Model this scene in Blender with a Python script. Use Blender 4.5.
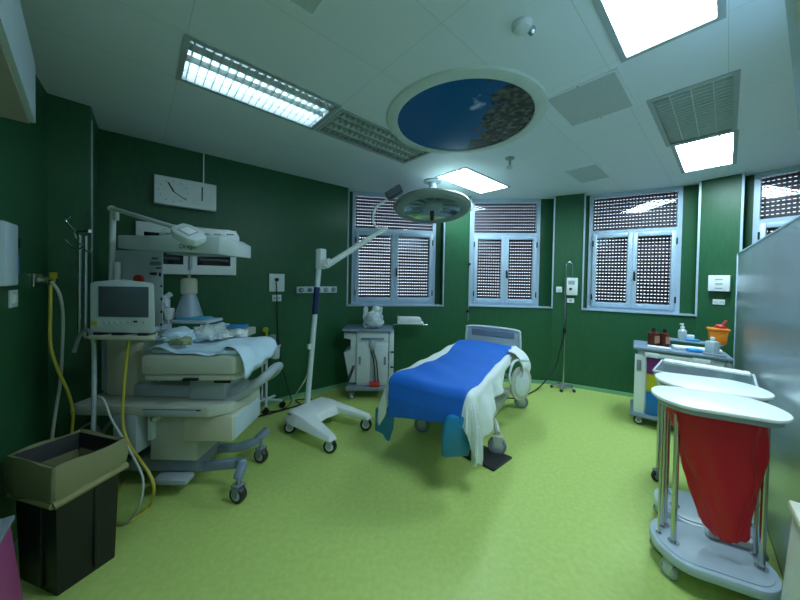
import bpy, bmesh, math, random
from mathutils import Vector, Matrix, noise
random.seed(7)
C = bpy.context.scene.collection
for o in list(bpy.data.objects): bpy.data.objects.remove(o)
PI = math.pi
# ------------------------------------------------------------------ camera
CH = 1.65; FPX = 295.0; T = math.radians(1); RO = math.radians(1); SY = -16.2
cf = Vector((0, math.cos(T), -math.sin(T))); u0 = Vector((0, math.sin(T), math.cos(T))); r0 = Vector((1, 0, 0))
cr = r0*math.cos(RO)+u0*math.sin(RO); cu = u0*math.cos(RO)-r0*math.sin(RO)
cam = bpy.data.cameras.new('camera'); co = bpy.data.objects.new('camera', cam); C.objects.link(co)
cam.sensor_width = 36; cam.lens = FPX/800*36; cam.shift_y = SY/800; cam.clip_start = .03
co.matrix_world = Matrix(((cr.x, cu.x, -cf.x, 0), (cr.y, cu.y, -cf.y, 0), (cr.z, cu.z, -cf.z, CH), (0, 0, 0, 1)))
bpy.context.scene.camera = co
# ------------------------------------------------------------------ world, exposure, lights
w = bpy.data.worlds.new('world'); bpy.context.scene.world = w; w.use_nodes = True
wb = w.node_tree.nodes['Background']; wb.inputs[0].default_value = (.82, .88, 1, 1); wb.inputs[1].default_value = 1.5
vs = bpy.context.scene.view_settings
vs.view_transform = 'Standard'; vs.look = 'None'; vs.exposure = 1.0; vs.gamma = 1; vs.use_curve_mapping = False
LIT = dict(near=18.0, mid=13.0, right=24.0, left=4.5)      # emission strength of the fluorescent panels
LCOL = (.66, .90, 1.0)
la_ = bpy.data.lights.new('doorway_lamp', 'AREA'); la_.shape = 'RECTANGLE'; la_.size = .5; la_.size_y = .9; la_.energy = 4.5; la_.color = LCOL
lo_ = bpy.data.objects.new('doorway_lamp', la_); C.objects.link(lo_); lo_.location = (-.55, -.45, 2.98)      # ceiling lamp of the entrance
# ------------------------------------------------------------------ materials
def mat(name, col, rough=.5, metal=0, emis=None, es=0, bump=0, bscale=40, var=0, vscale=8, trans=0, coat=0, spec=.5, stretch=None):
    m = bpy.data.materials.new(name); m.use_nodes = True; nt = m.node_tree; b = nt.nodes['Principled BSDF']
    b.inputs['Base Color'].default_value = (*col, 1); b.inputs['Roughness'].default_value = rough
    b.inputs['Metallic'].default_value = metal; b.inputs['Transmission Weight'].default_value = trans
    b.inputs['Coat Weight'].default_value = coat; b.inputs['Specular IOR Level'].default_value = spec
    if emis: b.inputs['Emission Color'].default_value = (*emis, 1); b.inputs['Emission Strength'].default_value = es
    tc = nt.nodes.new('ShaderNodeTexCoord'); mp = nt.nodes.new('ShaderNodeMapping'); nt.links.new(tc.outputs['Object'], mp.inputs[0])
    if stretch: mp.inputs['Scale'].default_value = stretch
    if not var and not bump: var = .04
    if var:
        n = nt.nodes.new('ShaderNodeTexNoise'); n.inputs['Scale'].default_value = vscale; n.inputs['Detail'].default_value = 6
        nt.links.new(mp.outputs[0], n.inputs[0])
        r = nt.nodes.new('ShaderNodeMapRange'); r.inputs[3].default_value = 1-var; r.inputs[4].default_value = 1+var
        r.inputs[1].default_value = .3; r.inputs[2].default_value = .7
        nt.links.new(n.outputs[0], r.inputs[0])
        x = nt.nodes.new('ShaderNodeVectorMath'); x.operation = 'SCALE'; x.inputs[0].default_value = col
        nt.links.new(r.outputs[0], x.inputs['Scale']); nt.links.new(x.outputs[0], b.inputs['Base Color'])
    if bump:
        n = nt.nodes.new('ShaderNodeTexNoise'); n.inputs['Scale'].default_value = bscale; n.inputs['Detail'].default_value = 4
        nt.links.new(mp.outputs[0], n.inputs[0]); bn = nt.nodes.new('ShaderNodeBump'); bn.inputs['Strength'].default_value = bump
        bn.inputs['Distance'].default_value = .02
        nt.links.new(n.outputs[0], bn.inputs['Height']); nt.links.new(bn.outputs[0], b.inputs['Normal'])
    return m
M = {}
M['wall'] = mat('green_wall', (.020, .104, .044), .40, var=.10, vscale=9, stretch=(6, 6, .8), spec=.4)
M['floor'] = mat('lime_floor', (.48, .61, .17), .36, var=.07, vscale=30, spec=.35, bump=.04, bscale=120)
M['cove'] = mat('green_skirting', (.18, .42, .24), .4)
M['alu'] = mat('silver_trim', (.42, .55, .66), .4, .25)
M['winframe'] = mat('window_aluminium', (.44, .57, .72), .35, .1)
M['slat'] = mat('shutter_slat', (.13, .070, .085), .5)
M['white'] = mat('white_plastic', (.82, .87, .89), .4)
M['white2'] = mat('white_enamel', (.62, .70, .74), .35)
M['paleblue'] = mat('pale_blue_plastic', (.50, .60, .70), .35)
M['beige'] = mat('beige_enamel', (.50, .53, .46), .4)
M['cream'] = mat('cream_plastic', (.58, .56, .44), .45)
M['grey'] = mat('grey_plastic', (.20, .24, .28), .45)
M['bluegrey'] = mat('blue_grey_plastic', (.20, .27, .36), .4)
M['midgrey'] = mat('mid_grey', (.36, .42, .46), .45)
M['dark'] = mat('dark_plastic', (.02, .022, .026), .4)
M['black'] = mat('black_rubber', (.008, .008, .01), .5)
M['steel'] = mat('steel', (.55, .58, .60), .25, 1)
M['chrome'] = mat('chrome', (.75, .78, .8), .12, 1)
M['louvre'] = mat('louvre_metal', (.72, .80, .78), .4, .3)
M['screen'] = mat('dark_screen', (.09, .115, .14), .18, spec=.6)
M['blackglass'] = mat('black_glass', (.008, .010, .016), .12)
M['blue'] = mat('blue_drape', (.004, .13, .60), .62, bump=.25, bscale=9)
M['sheet'] = mat('white_sheet', (.74, .80, .80), .75, bump=.3, bscale=9)
M['sheetblue'] = mat('pale_blue_sheet', (.55, .72, .86), .75, bump=.5, bscale=12)
M['teal'] = mat('teal_vinyl', (.006, .20, .42), .35, bump=.05)
M['navy'] = mat('navy_band', (.01, .02, .10), .4)
M['red'] = mat('red_plastic', (.55, .03, .03), .45)
M['redbag'] = mat('red_bag_film', (.85, .03, .05), .28, bump=.4, bscale=5)
def translucent(name, col):
    m = bpy.data.materials.new(name); m.use_nodes = True; nt = m.node_tree; b = nt.nodes['Principled BSDF']; o = nt.nodes['Material Output']
    b.inputs['Base Color'].default_value = (*col, 1); b.inputs['Roughness'].default_value = .28
    t = nt.nodes.new('ShaderNodeBsdfTranslucent'); t.inputs[0].default_value = (*col, 1); x = nt.nodes.new('ShaderNodeMixShader'); x.inputs[0].default_value = .45
    n = nt.nodes.new('ShaderNodeTexNoise'); n.inputs['Scale'].default_value = 6; bn = nt.nodes.new('ShaderNodeBump'); bn.inputs['Strength'].default_value = .45; bn.inputs['Distance'].default_value = .03
    nt.links.new(n.outputs[0], bn.inputs['Height']); nt.links.new(bn.outputs[0], b.inputs['Normal'])
    nt.links.new(b.outputs[0], x.inputs[1]); nt.links.new(t.outputs[0], x.inputs[2]); nt.links.new(x.outputs[0], o.inputs[0]); return m
M['redbag'] = translucent('red_translucent_film', (.90, .045, .075))
M['binbag'] = mat('beige_bag_film', (.21, .21, .105), .42, bump=.35, bscale=7)
M['binblack'] = mat('black_bin', (.010, .011, .012), .5)
M['purple'] = mat('purple_drawer', (.18, .02, .19), .4)
M['yellow'] = mat('yellow_plastic', (.55, .50, .02), .4)
M['blued'] = mat('blue_drawer', (.005, .16, .50), .4)
M['orange'] = mat('orange_plastic', (.85, .24, .01), .4)
M['brown'] = mat('brown_glass', (.11, .025, .015), .15)
M['clear'] = mat('clear_acrylic', (.85, .93, .95), .05, trans=.9)
M['bottle'] = mat('translucent_bottle', (.70, .84, .88), .2, trans=.35)
M['cableyel'] = mat('yellow_hose', (.50, .44, .05), .45)
M['cablewhite'] = mat('white_hose', (.48, .52, .48), .4)
M['magenta'] = mat('magenta_plastic', (.34, .055, .19), .45)
M['bluepack'] = mat('blue_wrapper', (.02, .30, .70), .45)
M['paper'] = mat('paper', (.82, .85, .85), .7)
M['vent'] = mat('vent_panel', (.50, .57, .60), .6, var=.06, vscale=60)
M['ring'] = mat('skylight_ring', (.60, .68, .66), .5)
M['label'] = mat('lettering', (.03, .05, .07), .5)
def steelpanel():
    m = mat('brushed_steel_panel', (.50, .58, .63), .34, .85, var=.05, vscale=3, stretch=(1, 1, 1))
    return m
M['panel'] = steelpanel()
def ceilmat():
    m = bpy.data.materials.new('ceiling_tiles'); m.use_nodes = True; nt = m.node_tree; b = nt.nodes['Principled BSDF']
    tc = nt.nodes.new('ShaderNodeTexCoord'); mp = nt.nodes.new('ShaderNodeMapping'); mp.inputs['Location'].default_value = (-.22, -.03, 0)
    nt.links.new(tc.outputs['Object'], mp.inputs[0])
    br = nt.nodes.new('ShaderNodeTexBrick'); br.offset = 0; br.inputs['Scale'].default_value = 1
    br.inputs['Brick Width'].default_value = .99; br.inputs['Row Height'].default_value = .51; br.inputs['Mortar Size'].default_value = .0022
    br.inputs['Color1'].default_value = (.76, .83, .92, 1); br.inputs['Color2'].default_value = (.74, .81, .90, 1); br.inputs['Mortar'].default_value = (.58, .65, .70, 1)
    nt.links.new(mp.outputs[0], br.inputs[0]); nt.links.new(br.outputs[0], b.inputs['Base Color']); b.inputs['Roughness'].default_value = .5
    return m
M['ceil'] = ceilmat()
def emit(name, col, s):
    m = bpy.data.materials.new(name); m.use_nodes = True; nt = m.node_tree; nt.nodes.clear()
    e = nt.nodes.new('ShaderNodeEmission'); e.inputs[0].default_value = (*col, 1); e.inputs[1].default_value = s
    o = nt.nodes.new('ShaderNodeOutputMaterial'); nt.links.new(e.outputs[0], o.inputs[0]); return m
for k, v in LIT.items(): M['lit_'+k] = emit('fluorescent_'+k, LCOL, v)
def glassmat():
    m = bpy.data.materials.new('window_glass'); m.use_nodes = True; nt = m.node_tree; nt.nodes.clear()
    t = nt.nodes.new('ShaderNodeBsdfTransparent'); t.inputs[0].default_value = (.9, .95, .97, 1); g = nt.nodes.new('ShaderNodeBsdfGlossy'); g.inputs['Roughness'].default_value = .03
    f = nt.nodes.new('ShaderNodeFresnel'); x = nt.nodes.new('ShaderNodeMixShader'); o = nt.nodes.new('ShaderNodeOutputMaterial')
    nt.links.new(f.outputs[0], x.inputs[0]); nt.links.new(t.outputs[0], x.inputs[1]); nt.links.new(g.outputs[0], x.inputs[2]); nt.links.new(x.outputs[0], o.inputs[0]); return m
M['glass'] = glassmat()
def film(name, col, alpha, rough=.2):
    m = bpy.data.materials.new(name); m.use_nodes = True; nt = m.node_tree; b = nt.nodes['Principled BSDF']
    b.inputs['Base Color'].default_value = (*col, 1); b.inputs['Roughness'].default_value = rough; b.inputs['Alpha'].default_value = alpha
    n = nt.nodes.new('ShaderNodeTexNoise'); n.inputs['Scale'].default_value = 14; bn = nt.nodes.new('ShaderNodeBump'); bn.inputs['Strength'].default_value = .3
    nt.links.new(n.outputs[0], bn.inputs['Height']); nt.links.new(bn.outputs[0], b.inputs['Normal']); return m
M['acrylic'] = film('clear_acrylic_sheet', (.62, .78, .84), .38, .08)
M['wrapfilm'] = film('clear_plastic_wrap', (.70, .80, .84), .75, .15)
def skymat():
    # backlit print: deep blue sky, a small cloud and tree leaves on one side
    m = bpy.data.materials.new('sky_print'); m.use_nodes = True; nt = m.node_tree; N = nt.nodes; L = nt.links; b = N['Principled BSDF']
    tc = N.new('ShaderNodeTexCoord'); sx = N.new('ShaderNodeSeparateXYZ'); L.new(tc.outputs['Object'], sx.inputs[0])
    def ramp(stops):
        r = N.new('ShaderNodeValToRGB'); r.color_ramp.elements[0].position = stops[0][0]; r.color_ramp.elements[0].color = (*stops[0][1], 1)
        r.color_ramp.elements[1].position = stops[-1][0]; r.color_ramp.elements[1].color = (*stops[-1][1], 1)
        for p, c in stops[1:-1]:
            e = r.color_ramp.elements.new(p); e.color = (*c, 1)
        return r
    def math_(op, a, b_):
        n = N.new('ShaderNodeMath'); n.operation = op
        for i, v in enumerate((a, b_)):
            if isinstance(v, (int, float)): n.inputs[i].default_value = v
            else: L.new(v, n.inputs[i])
        return n.outputs[0]
    n1 = N.new('ShaderNodeTexNoise'); n1.inputs['Scale'].default_value = 7; n1.inputs['Detail'].default_value = 8; L.new(tc.outputs['Object'], n1.inputs[0])
    n2 = N.new('ShaderNodeTexNoise'); n2.inputs['Scale'].default_value = 20; n2.inputs['Detail'].default_value = 5; L.new(tc.outputs['Object'], n2.inputs[0])
    n3 = N.new('ShaderNodeTexNoise'); n3.inputs['Scale'].default_value = 5; n3.inputs['Detail'].default_value = 7; L.new(tc.outputs['Object'], n3.inputs[0])
    leafc = ramp([(.35, (.004, .010, .008)), (.52, (.012, .022, .016)), (.74, (.04, .055, .035))]); L.new(n2.outputs[0], leafc.inputs[0])
    # object space: x = world x, y = world y (disc is not rotated)
    lm = math_('ADD', sx.outputs[0], math_('MULTIPLY', math_('SUBTRACT', n1.outputs[0], .5), .9))
    lmask = ramp([(.49, (0, 0, 0)), (.53, (1, 1, 1))]); L.new(math_('ADD', lm, .33), lmask.inputs[0])
    dx = math_('SUBTRACT', sx.outputs[0], .05); dy = math_('ADD', sx.outputs[1], .27)
    d2 = math_('ADD', math_('MULTIPLY', dx, dx), math_('MULTIPLY', dy, dy))
    cm = math_('SUBTRACT', math_('ADD', n3.outputs[0], .05), math_('MULTIPLY', d2, 16))
    cmask = ramp([(.44, (0, 0, 0)), (.62, (.45, .45, .45))]); L.new(cm, cmask.inputs[0])
    m1 = N.new('ShaderNodeMix'); m1.data_type = 'RGBA'; L.new(cmask.outputs[0], m1.inputs[0]); m1.inputs[6].default_value = (.001, .030, .075, 1); m1.inputs[7].default_value = (.30, .42, .48, 1)
    m2 = N.new('ShaderNodeMix'); m2.data_type = 'RGBA'; L.new(lmask.outputs[0], m2.inputs[0]); L.new(m1.outputs[2], m2.inputs[6]); L.new(leafc.outputs[0], m2.inputs[7])
    L.new(m2.outputs[2], b.inputs['Base Color']); b.inputs['Roughness'].default_value = .25; b.inputs['Specular IOR Level'].default_value = .15
    L.new(m2.outputs[2], b.inputs['Emission Color']); b.inputs['Emission Strength'].default_value = .30
    return m
M['skyprint'] = skymat()
# ------------------------------------------------------------------ helpers
def ray(x, y): return cf + cr*((x-400)/FPX) - cu*((y-SY-300)/FPX)
def at(x, y, z=0):                       # the point of the horizontal plane z seen at x, y
    d = ray(x, y); t = (z-CH)/d.z; return Vector((d.x*t, d.y*t, z))
def onwall(x, y, A, B, off=0):           # the point of the upright plane through A, B seen at x, y
    d = ray(x, y); n = Vector((B[1]-A[1], -(B[0]-A[0]))).normalized()
    if n.x*A[0]+n.y*A[1] < 0: n = -n
    t = (n.x*A[0]+n.y*A[1]-off)/(n.x*d.x+n.y*d.y); return Vector((d.x*t, d.y*t, CH+d.z*t))
def yy(x, y, Y):                         # the point at distance Y seen at x, y
    d = ray(x, y); t = Y/d.y; return Vector((d.x*t, Y, CH+d.z*t))
class MB:
    def __init__(s): s.bm = bmesh.new()
    def _add(s, geo, mtx, bev=0, seg=2):
        bm2 = geo
        if bev: bmesh.ops.bevel(bm2, geom=bm2.edges[:], offset=bev, segments=seg, affect='EDGES', profile=.5, clamp_overlap=True)
        bm2.transform(mtx); me = bpy.data.meshes.new('t'); bm2.to_mesh(me); bm2.free(); s.bm.from_mesh(me); bpy.data.meshes.remove(me)
    def box(s, c, d, rz=0, bev=0, rx=0, ry=0, seg=2):
        b = bmesh.new(); bmesh.ops.create_cube(b, size=1); b.transform(Matrix.Diagonal((*d, 1)))
        s._add(b, Matrix.Translation(c) @ Matrix.Rotation(rz, 4, 'Z') @ Matrix.Rotation(ry, 4, 'Y') @ Matrix.Rotation(rx, 4, 'X'), bev, seg); return s
    def bb(s, x0, x1, y0, y1, z0, z1, bev=0, seg=2): return s.box(((x0+x1)/2, (y0+y1)/2, (z0+z1)/2), (abs(x1-x0), abs(y1-y0), abs(z1-z0)), bev=bev, seg=seg)
    def cyl(s, p, q, r, r2=None, n=20):
        p = Vector(p); q = Vector(q); d = q-p; b = bmesh.new()
        bmesh.ops.create_cone(b, cap_ends=True, segments=n, radius1=r, radius2=r if r2 is None else r2, depth=d.length)
        s._add(b, Matrix.Translation((p+q)/2) @ d.to_track_quat('Z', 'Y').to_matrix().to_4x4()); return s
    def sph(s, c, r, sc=(1, 1, 1), n=16):
        b = bmesh.new(); bmesh.ops.create_uvsphere(b, u_segments=n, v_segments=n//2+2, radius=r)
        s._add(b, Matrix.Translation(c) @ Matrix.Diagonal((*sc, 1))); return s
    def tube(s, pts, r, n=8, smooth=True):
        P = [Vector(p) for p in pts]
        if smooth and len(P) > 2:
            Q = []
            for i in range(len(P)-1):
                a = P[max(i-1, 0)]; b = P[i]; c = P[i+1]; d = P[min(i+2, len(P)-1)]
                for k in range(6):
                    t = k/6; Q.append(.5*((2*b)+(c-a)*t+(2*a-5*b+4*c-d)*t*t+(3*b-a-3*c+d)*t**3))
            Q.append(P[-1]); P = Q
        rings = []; up = Vector((0, 0, 1)); prev = None
        for i, p in enumerate(P):
            d = (P[min(i+1, len(P)-1)]-P[max(i-1, 0)])
            if d.length < 1e-7: d = Vector((0, 0, 1))
            d.normalize()
            if prev is None:
                a = d.cross(up)
                if a.length < .1: a = d.cross(Vector((1, 0, 0)))
            else: a = prev - d*prev.dot(d)
            a.normalize(); prev = a; b = d.cross(a)
            rings.append([s.bm.verts.new(p+(a*math.cos(2*PI*k/n)+b*math.sin(2*PI*k/n))*r) for k in range(n)])
        for i in range(len(rings)-1):
            for k in range(n): s.bm.faces.new((rings[i][k], rings[i][(k+1) % n], rings[i+1][(k+1) % n], rings[i+1][k]))
        s.bm.faces.new(rings[0][::-1]); s.bm.faces.new(rings[-1]); return s
    def lathe(s, prof, c=(0, 0, 0), n=32, mtx=None, cap=True):
        b = bmesh.new(); R = []
        for r, z in prof: R.append([b.verts.new((r*math.cos(2*PI*k/n), r*math.sin(2*PI*k/n), z)) for k in range(n)])
        for i in range(len(R)-1):
            for k in range(n): b.faces.new((R[i][k], R[i][(k+1) % n], R[i+1][(k+1) % n], R[i+1][k]))
        if cap:
            b.faces.new(R[0][::-1]); b.faces.new(R[-1])
        s._add(b, Matrix.Translation(c) @ (mtx or Matrix.Identity(4))); return s
    def prism(s, poly, z0, z1, mtx=None, bev=0, top=None):
        b = bmesh.new(); lo = [b.verts.new((x, y, z0)) for x, y in poly]; hi = [b.verts.new((x, y, z1)) for x, y in (top or poly)]; n = len(poly)
        b.faces.new(lo[::-1]); b.faces.new(hi)
        for k in range(n): b.faces.new((lo[k], lo[(k+1) % n], hi[(k+1) % n], hi[k]))
        bmesh.ops.recalc_face_normals(b, faces=b.faces[:])
        s._add(b, mtx or Matrix.Identity(4), bev); return s
    def quad(s, *p):
        s.bm.faces.new([s.bm.verts.new(q) for q in p]); return s
    def build(s, name, m, parent=None, smooth=True, solid=0, label=None):
        me = bpy.data.meshes.new(name); s.bm.normal_update(); s.bm.to_mesh(me); s.bm.free()
        me.materials.append(M[m] if isinstance(m, str) else m)
        o = bpy.data.objects.new(name, me); C.objects.link(o)
        if parent: o.parent = parent
        if smooth:
            me.shade_smooth()
            try: me.set_sharp_from_angle(angle=math.radians(38))
            except Exception: pass
        if solid:
            md = o.modifiers.new('solid', 'SOLIDIFY'); md.thickness = solid; md.offset = 0
        if label: o['label'] = label
        return o
def tag(o, label=None, cat=None, group=None, kind=None):
    if label: o['label'] = label
    if cat: o['category'] = cat
    if group: o['group'] = group
    if kind: o['kind'] = kind
    return o
def thing(name, label, cat, loc=(0, 0, 0), rz=0, group=None):
    o = bpy.data.objects.new(name, None); C.objects.link(o); o.location = loc; o.rotation_euler = (0, 0, rz); o.empty_display_size = .1
    return tag(o, label, cat, group)
def struct(o): o['kind'] = 'structure'; return o
def copy_tree(o, parent=None):
    c = o.copy(); C.objects.link(c); c.parent = parent
    for ch in [x for x in bpy.data.objects if x.parent == o]: copy_tree(ch, c)
    return c
def letters(txt, size, mtx, m, parent, name='lettering'):
    cu_ = bpy.data.curves.new('txt', 'FONT'); cu_.body = txt; cu_.size = size; cu_.extrude = .0008; cu_.align_x = 'CENTER'; cu_.align_y = 'CENTER'
    t = bpy.data.objects.new('txt', cu_); C.objects.link(t); bpy.context.view_layer.update()
    me = bpy.data.meshes.new_from_object(t.evaluated_get(bpy.context.evaluated_depsgraph_get())); bpy.data.objects.remove(t)
    me.transform(mtx); me.materials.clear(); me.materials.append(M[m]); o = bpy.data.objects.new(name, me); C.objects.link(o); o.parent = parent; return o
def caster(parent, x, y, z, r, rz=0, m='midgrey', wm='dark', w_=.028, hub='white2'):
    """a fork that holds a wheel; z is the height of the underside it is fixed to; the wheel axis is local x turned by rz"""
    Rz = Matrix.Translation((x, y, 0)) @ Matrix.Rotation(rz, 4, 'Z')
    f = MB(); f.cyl((0, 0, 2*r+.004), (0, 0, z+.004), .012)
    f.box((0, 0, 2*r+.006), (w_+.018, r*1.2, .010), bev=.003)
    for sgn in (-1, 1): f.prism([(-r*.55, r*2.0), (r*.55, r*2.0), (r*.3, r*.85), (-r*.3, r*.85)], -.003, .003, Matrix.Translation((sgn*(w_/2+.006), 0, 0)) @ Matrix.Rotation(PI/2, 4, 'Y') @ Matrix.Rotation(PI/2, 4, 'Z'))
    f.bm.transform(Rz); fo = f.build('caster', m, parent)
    q = Matrix.Translation((0, 0, r)) @ Matrix.Rotation(PI/2, 4, 'Y')
    t = MB(); t.lathe([(r*.68, -w_/2), (r*.93, -w_/2), (r, -w_/4), (r, w_/4), (r*.93, w_/2), (r*.68, w_/2)], mtx=q); t.bm.transform(Rz); to = t.build('tyre', wm, fo)
    h = MB(); h.lathe([(.004, -w_/2-.005), (r*.5, -w_/2-.004), (r*.69, -w_/2+.002), (r*.69, w_/2-.002), (r*.5, w_/2+.004), (.004, w_/2+.005)], mtx=q); h.bm.transform(Rz); h.build('wheel_hub', hub, fo)
    return fo
def grid_mesh(nu, nv, fn):
    b = MB(); V = [[b.bm.verts.new(fn(i/(nu-1), j/(nv-1))) for j in range(nv)] for i in range(nu)]
    for i in range(nu-1):
        for j in range(nv-1): b.bm.faces.new((V[i][j], V[i+1][j], V[i+1][j+1], V[i][j+1]))
    return b
# ------------------------------------------------------------------ room shell
H = 3.01; A42 = math.radians(42); E1 = Vector((math.cos(A42), math.sin(A42))); E2 = Vector((-math.sin(A42), math.cos(A42)))
J = [(-.80, 4.50), (.70, 4.76), (1.14, 4.84), (2.446, 4.73), (2.82, 4.55), (3.955, 3.93), (4.165, 3.62), (4.75, 2.55)]
LW = ((-2.93, 2.735), J[0]); NW = ((-2.70, 2.26), (-1.66, 1.0)); PIER = (-2.545, 2.43)
OUT = [(-1.66, 1.0), (-2.70, 2.26), PIER, (-2.93, 2.735)] + J + [(4.75, -1.0), (-1.66, -1.0)]
fl = MB(); fl.prism([(p[0]*1.02, p[1]*1.02) for p in OUT], -.08, 0); struct(fl.build('floor', 'floor', smooth=False))
# lit and unlit fixtures in the ceiling grid: name, a0, a1, b0, b1
FX = [('left', .22, 1.21, 2.09, 2.58), ('off', 1.25, 2.35, 2.12, 2.58), ('mid', 2.97, 4.05, 2.15, 2.64), ('bare', 2.85, 3.92, -.01, .43), ('right', 3.95, 5.0, -.02, .40), ('near', 1.22, 2.22, .05, .46)]
aa = sorted({-3.6, 7.2} | {v for f in FX for v in f[1:3]}); bs = sorted({-4.6, 5.6} | {v for f in FX for v in f[3:5]})
c = MB()
for i in range(len(aa)-1):
    for k in range(len(bs)-1):
        ma, mb_ = (aa[i]+aa[i+1])/2, (bs[k]+bs[k+1])/2
        if any(f[1] < ma < f[2] and f[3] < mb_ < f[4] for f in FX): continue
        c.quad((aa[i], bs[k], 0), (aa[i], bs[k+1], 0), (aa[i+1], bs[k+1], 0), (aa[i+1], bs[k], 0))
ce = c.build('ceiling', 'ceil', smooth=False); ce.location = (0, 0, H); ce.rotation_euler = (0, 0, A42); struct(ce)
def outward(p, q):
    n = Vector((q[1]-p[1], p[0]-q[0])).normalized(); mid = (Vector(p)+Vector(q))/2
    return n if n.dot(mid-Vector((.8, 1.8))) > 0 else -n
def wall(name, p, q, z0=0, z1=H, th=.2, m='wall'):
    n = outward(p, q)*th; b = MB(); b.prism([p, q, (q[0]+n.x, q[1]+n.y), (p[0]+n.x, p[1]+n.y)], z0, z1); return struct(b.build(name, m, smooth=False))
SILL = 1.235
wall('wall_left', *LW); wall('wall_left_near', *NW)
b = MB(); b.prism([(-2.70, 2.26), PIER, (-2.86, 2.80), (-3.2, 2.6)], 0, H); struct(b.build('wall_left_pier', 'wall', smooth=False))
wall('wall_entry_left', (-1.66, 1.0), (-1.66, -1.0)); wall('wall_back', (-1.66, -1.0), (4.75, -1.0), m='ceil')
wall('wall_right', (4.75, -1.0), (4.75, 2.55))
for nm, i in (('wall_front_left', 1), ('wall_front_middle', 3), ('wall_front_right', 5)): wall(nm, J[i], J[i+1], th=.26)
for nm, i in (('wall_window_left', 0), ('wall_window_middle', 2), ('wall_window_right', 4), ('wall_window_far_right', 6)):
    n = outward(J[i], J[i+1]); wall(nm, J[i], J[i+1], 0, SILL-.02, .28)
# side cheeks of the first and last window niches
n = outward(*LW)
# skirting
seq = [LW[0]]+J
tn = 1
for i in range(len(seq)-1):
    p, q = Vector(seq[i]), Vector(seq[i+1]); n = -outward(seq[i], seq[i+1]); b = MB()
    b.prism([p, q, q+n*.022, p+n*.022], 0, .05); struct(b.build('baseboard_front' if i else 'baseboard_left', 'cove', smooth=False))
for p, q, nm in ((NW[0], NW[1], 'baseboard_near'), (NW[0], PIER, 'baseboard_pier')):
    p, q = Vector(p), Vector(q); n = -outward(p, q); b = MB(); b.prism([p, q, q+n*.02, p+n*.02], 0, .05); struct(b.build(nm, 'cove', smooth=False))
# corner strips of silver trim
def strip(x, y, z0=0, z1=H, s=.022, m='alu'):
    global tn
    b = MB(); d = Vector((-x, -y)).normalized()*.004; b.box((x+d.x, y+d.y, (z0+z1)/2), (s, s, z1-z0), rz=math.atan2(y, x)); o = b.build('trim_%d' % tn, m, smooth=False); tn += 1; return struct(o)
for i in range(1, 7): strip(*J[i], SILL-.02)
strip(*J[0], SILL-.02)
pm = Vector(PIER); strip(pm.x-.012, pm.y+.014, 0, 2.9, .018, 'midgrey')
# ------------------------------------------------------------------ windows
def window(idx, p, q, l_in, r_in):
    """window in the niche between jambs p and q; the frame keeps l_in / r_in clear of the niche ends"""
    p, q = Vector(p), Vector(q); n = outward(p, q); d = (q-p).normalized(); W = (q-p).length
    o = p+d*l_in+n*.17; w_ = W-l_in-r_in
    root = bpy.data.objects.new('window_%d' % idx, None); C.objects.link(root); root.location = (o.x, o.y, SILL); root.rotation_euler = (0, 0, math.atan2(d.y, d.x)); struct(root)
    h = H-SILL; tr = h*.655; t = .052
    f = MB()
    f.bb(0, t, -.03, .03, .0, h).bb(w_-t, w_, -.03, .03, 0, h).bb(t, w_-t, -.03, .03, .0, t).bb(t, w_-t, -.03, .03, h-.06, h).bb(t, w_-t, -.03, .03, tr-.02, tr+.045)
    f.build('window_frame', 'winframe', root, smooth=False)
    s = MB(); s.bb(-l_in, w_+r_in, -.19, .0, -.018, .0); s.build('window_sill', 'alu', root, smooth=False)
    # cheeks left and right of the frame
    k = MB()
    if l_in > .02: k.bb(-l_in-.16, 0, .0, .08, -.02, h)
    if r_in > .02: k.bb(w_, w_+r_in+.16, .0, .08, -.02, h)
    if l_in > .02 or r_in > .02: k.build('niche_lining', 'wall', root, smooth=False)
    mid = w_/2
    for a, b2, side in ((t, mid, -1), (mid, w_-t, 1)):
        s = MB(); e = .058
        s.bb(a, a+e, -.055, .0, t-.01, tr-.01, .004).bb(b2-e, b2, -.055, 0, t-.01, tr-.01, .004).bb(a+e, b2-e, -.055, 0, t-.01, t+e, .004).bb(a+e, b2-e, -.055, 0, tr-e-.01, tr-.01, .004)
        so = s.build('sash', 'winframe', root)
        g = MB(); g.bb(a+e, b2-e, -.02, -.014, t+e, tr-e-.01); g.build('pane', 'glass', so, smooth=False)
        hx = a+.004 if side < 0 else b2-.004
        for zz in (.14, tr-.2):
            g = MB(); g.cyl((hx, -.06, zz), (hx, -.06, zz+.09), .009, n=10); g.build('hinge', 'black', so)
        if side > 0:
            g = MB(); g.box((a+.028, -.062, .52), (.024, .014, .13), bev=.004).box((a+.028, -.085, .545), (.018, .035, .018), bev=.004).box((a+.028, -.10, .50), (.018, .014, .12), bev=.004); g.build('handle', 'black', so)
    g = MB(); g.bb(t, w_-t, .0, .006, tr+.045, h-.06); g.build('pane', 'glass', root, smooth=False)
    # roller shutter: slats with rows of light slots between them
    sh = MB(); z = .0; pitch = .051; gap = .0095
    while z < h:
        sh.bb(.01, w_-.01, .085, .095, z, min(z+pitch-gap, h)); z += pitch
    x = .02
    while x < w_-.02:
        sh.bb(x, x+.018, .087, .093, 0, h); x += .040
    sh.build('roller_shutter', 'slat', root, smooth=False)
    return root
window(1, J[0], J[1], .06, .10); window(2, J[2], J[3], .03, .16); window(3, J[4], J[5], .07, .13); window(4, J[6], J[7], .06, .04)
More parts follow.
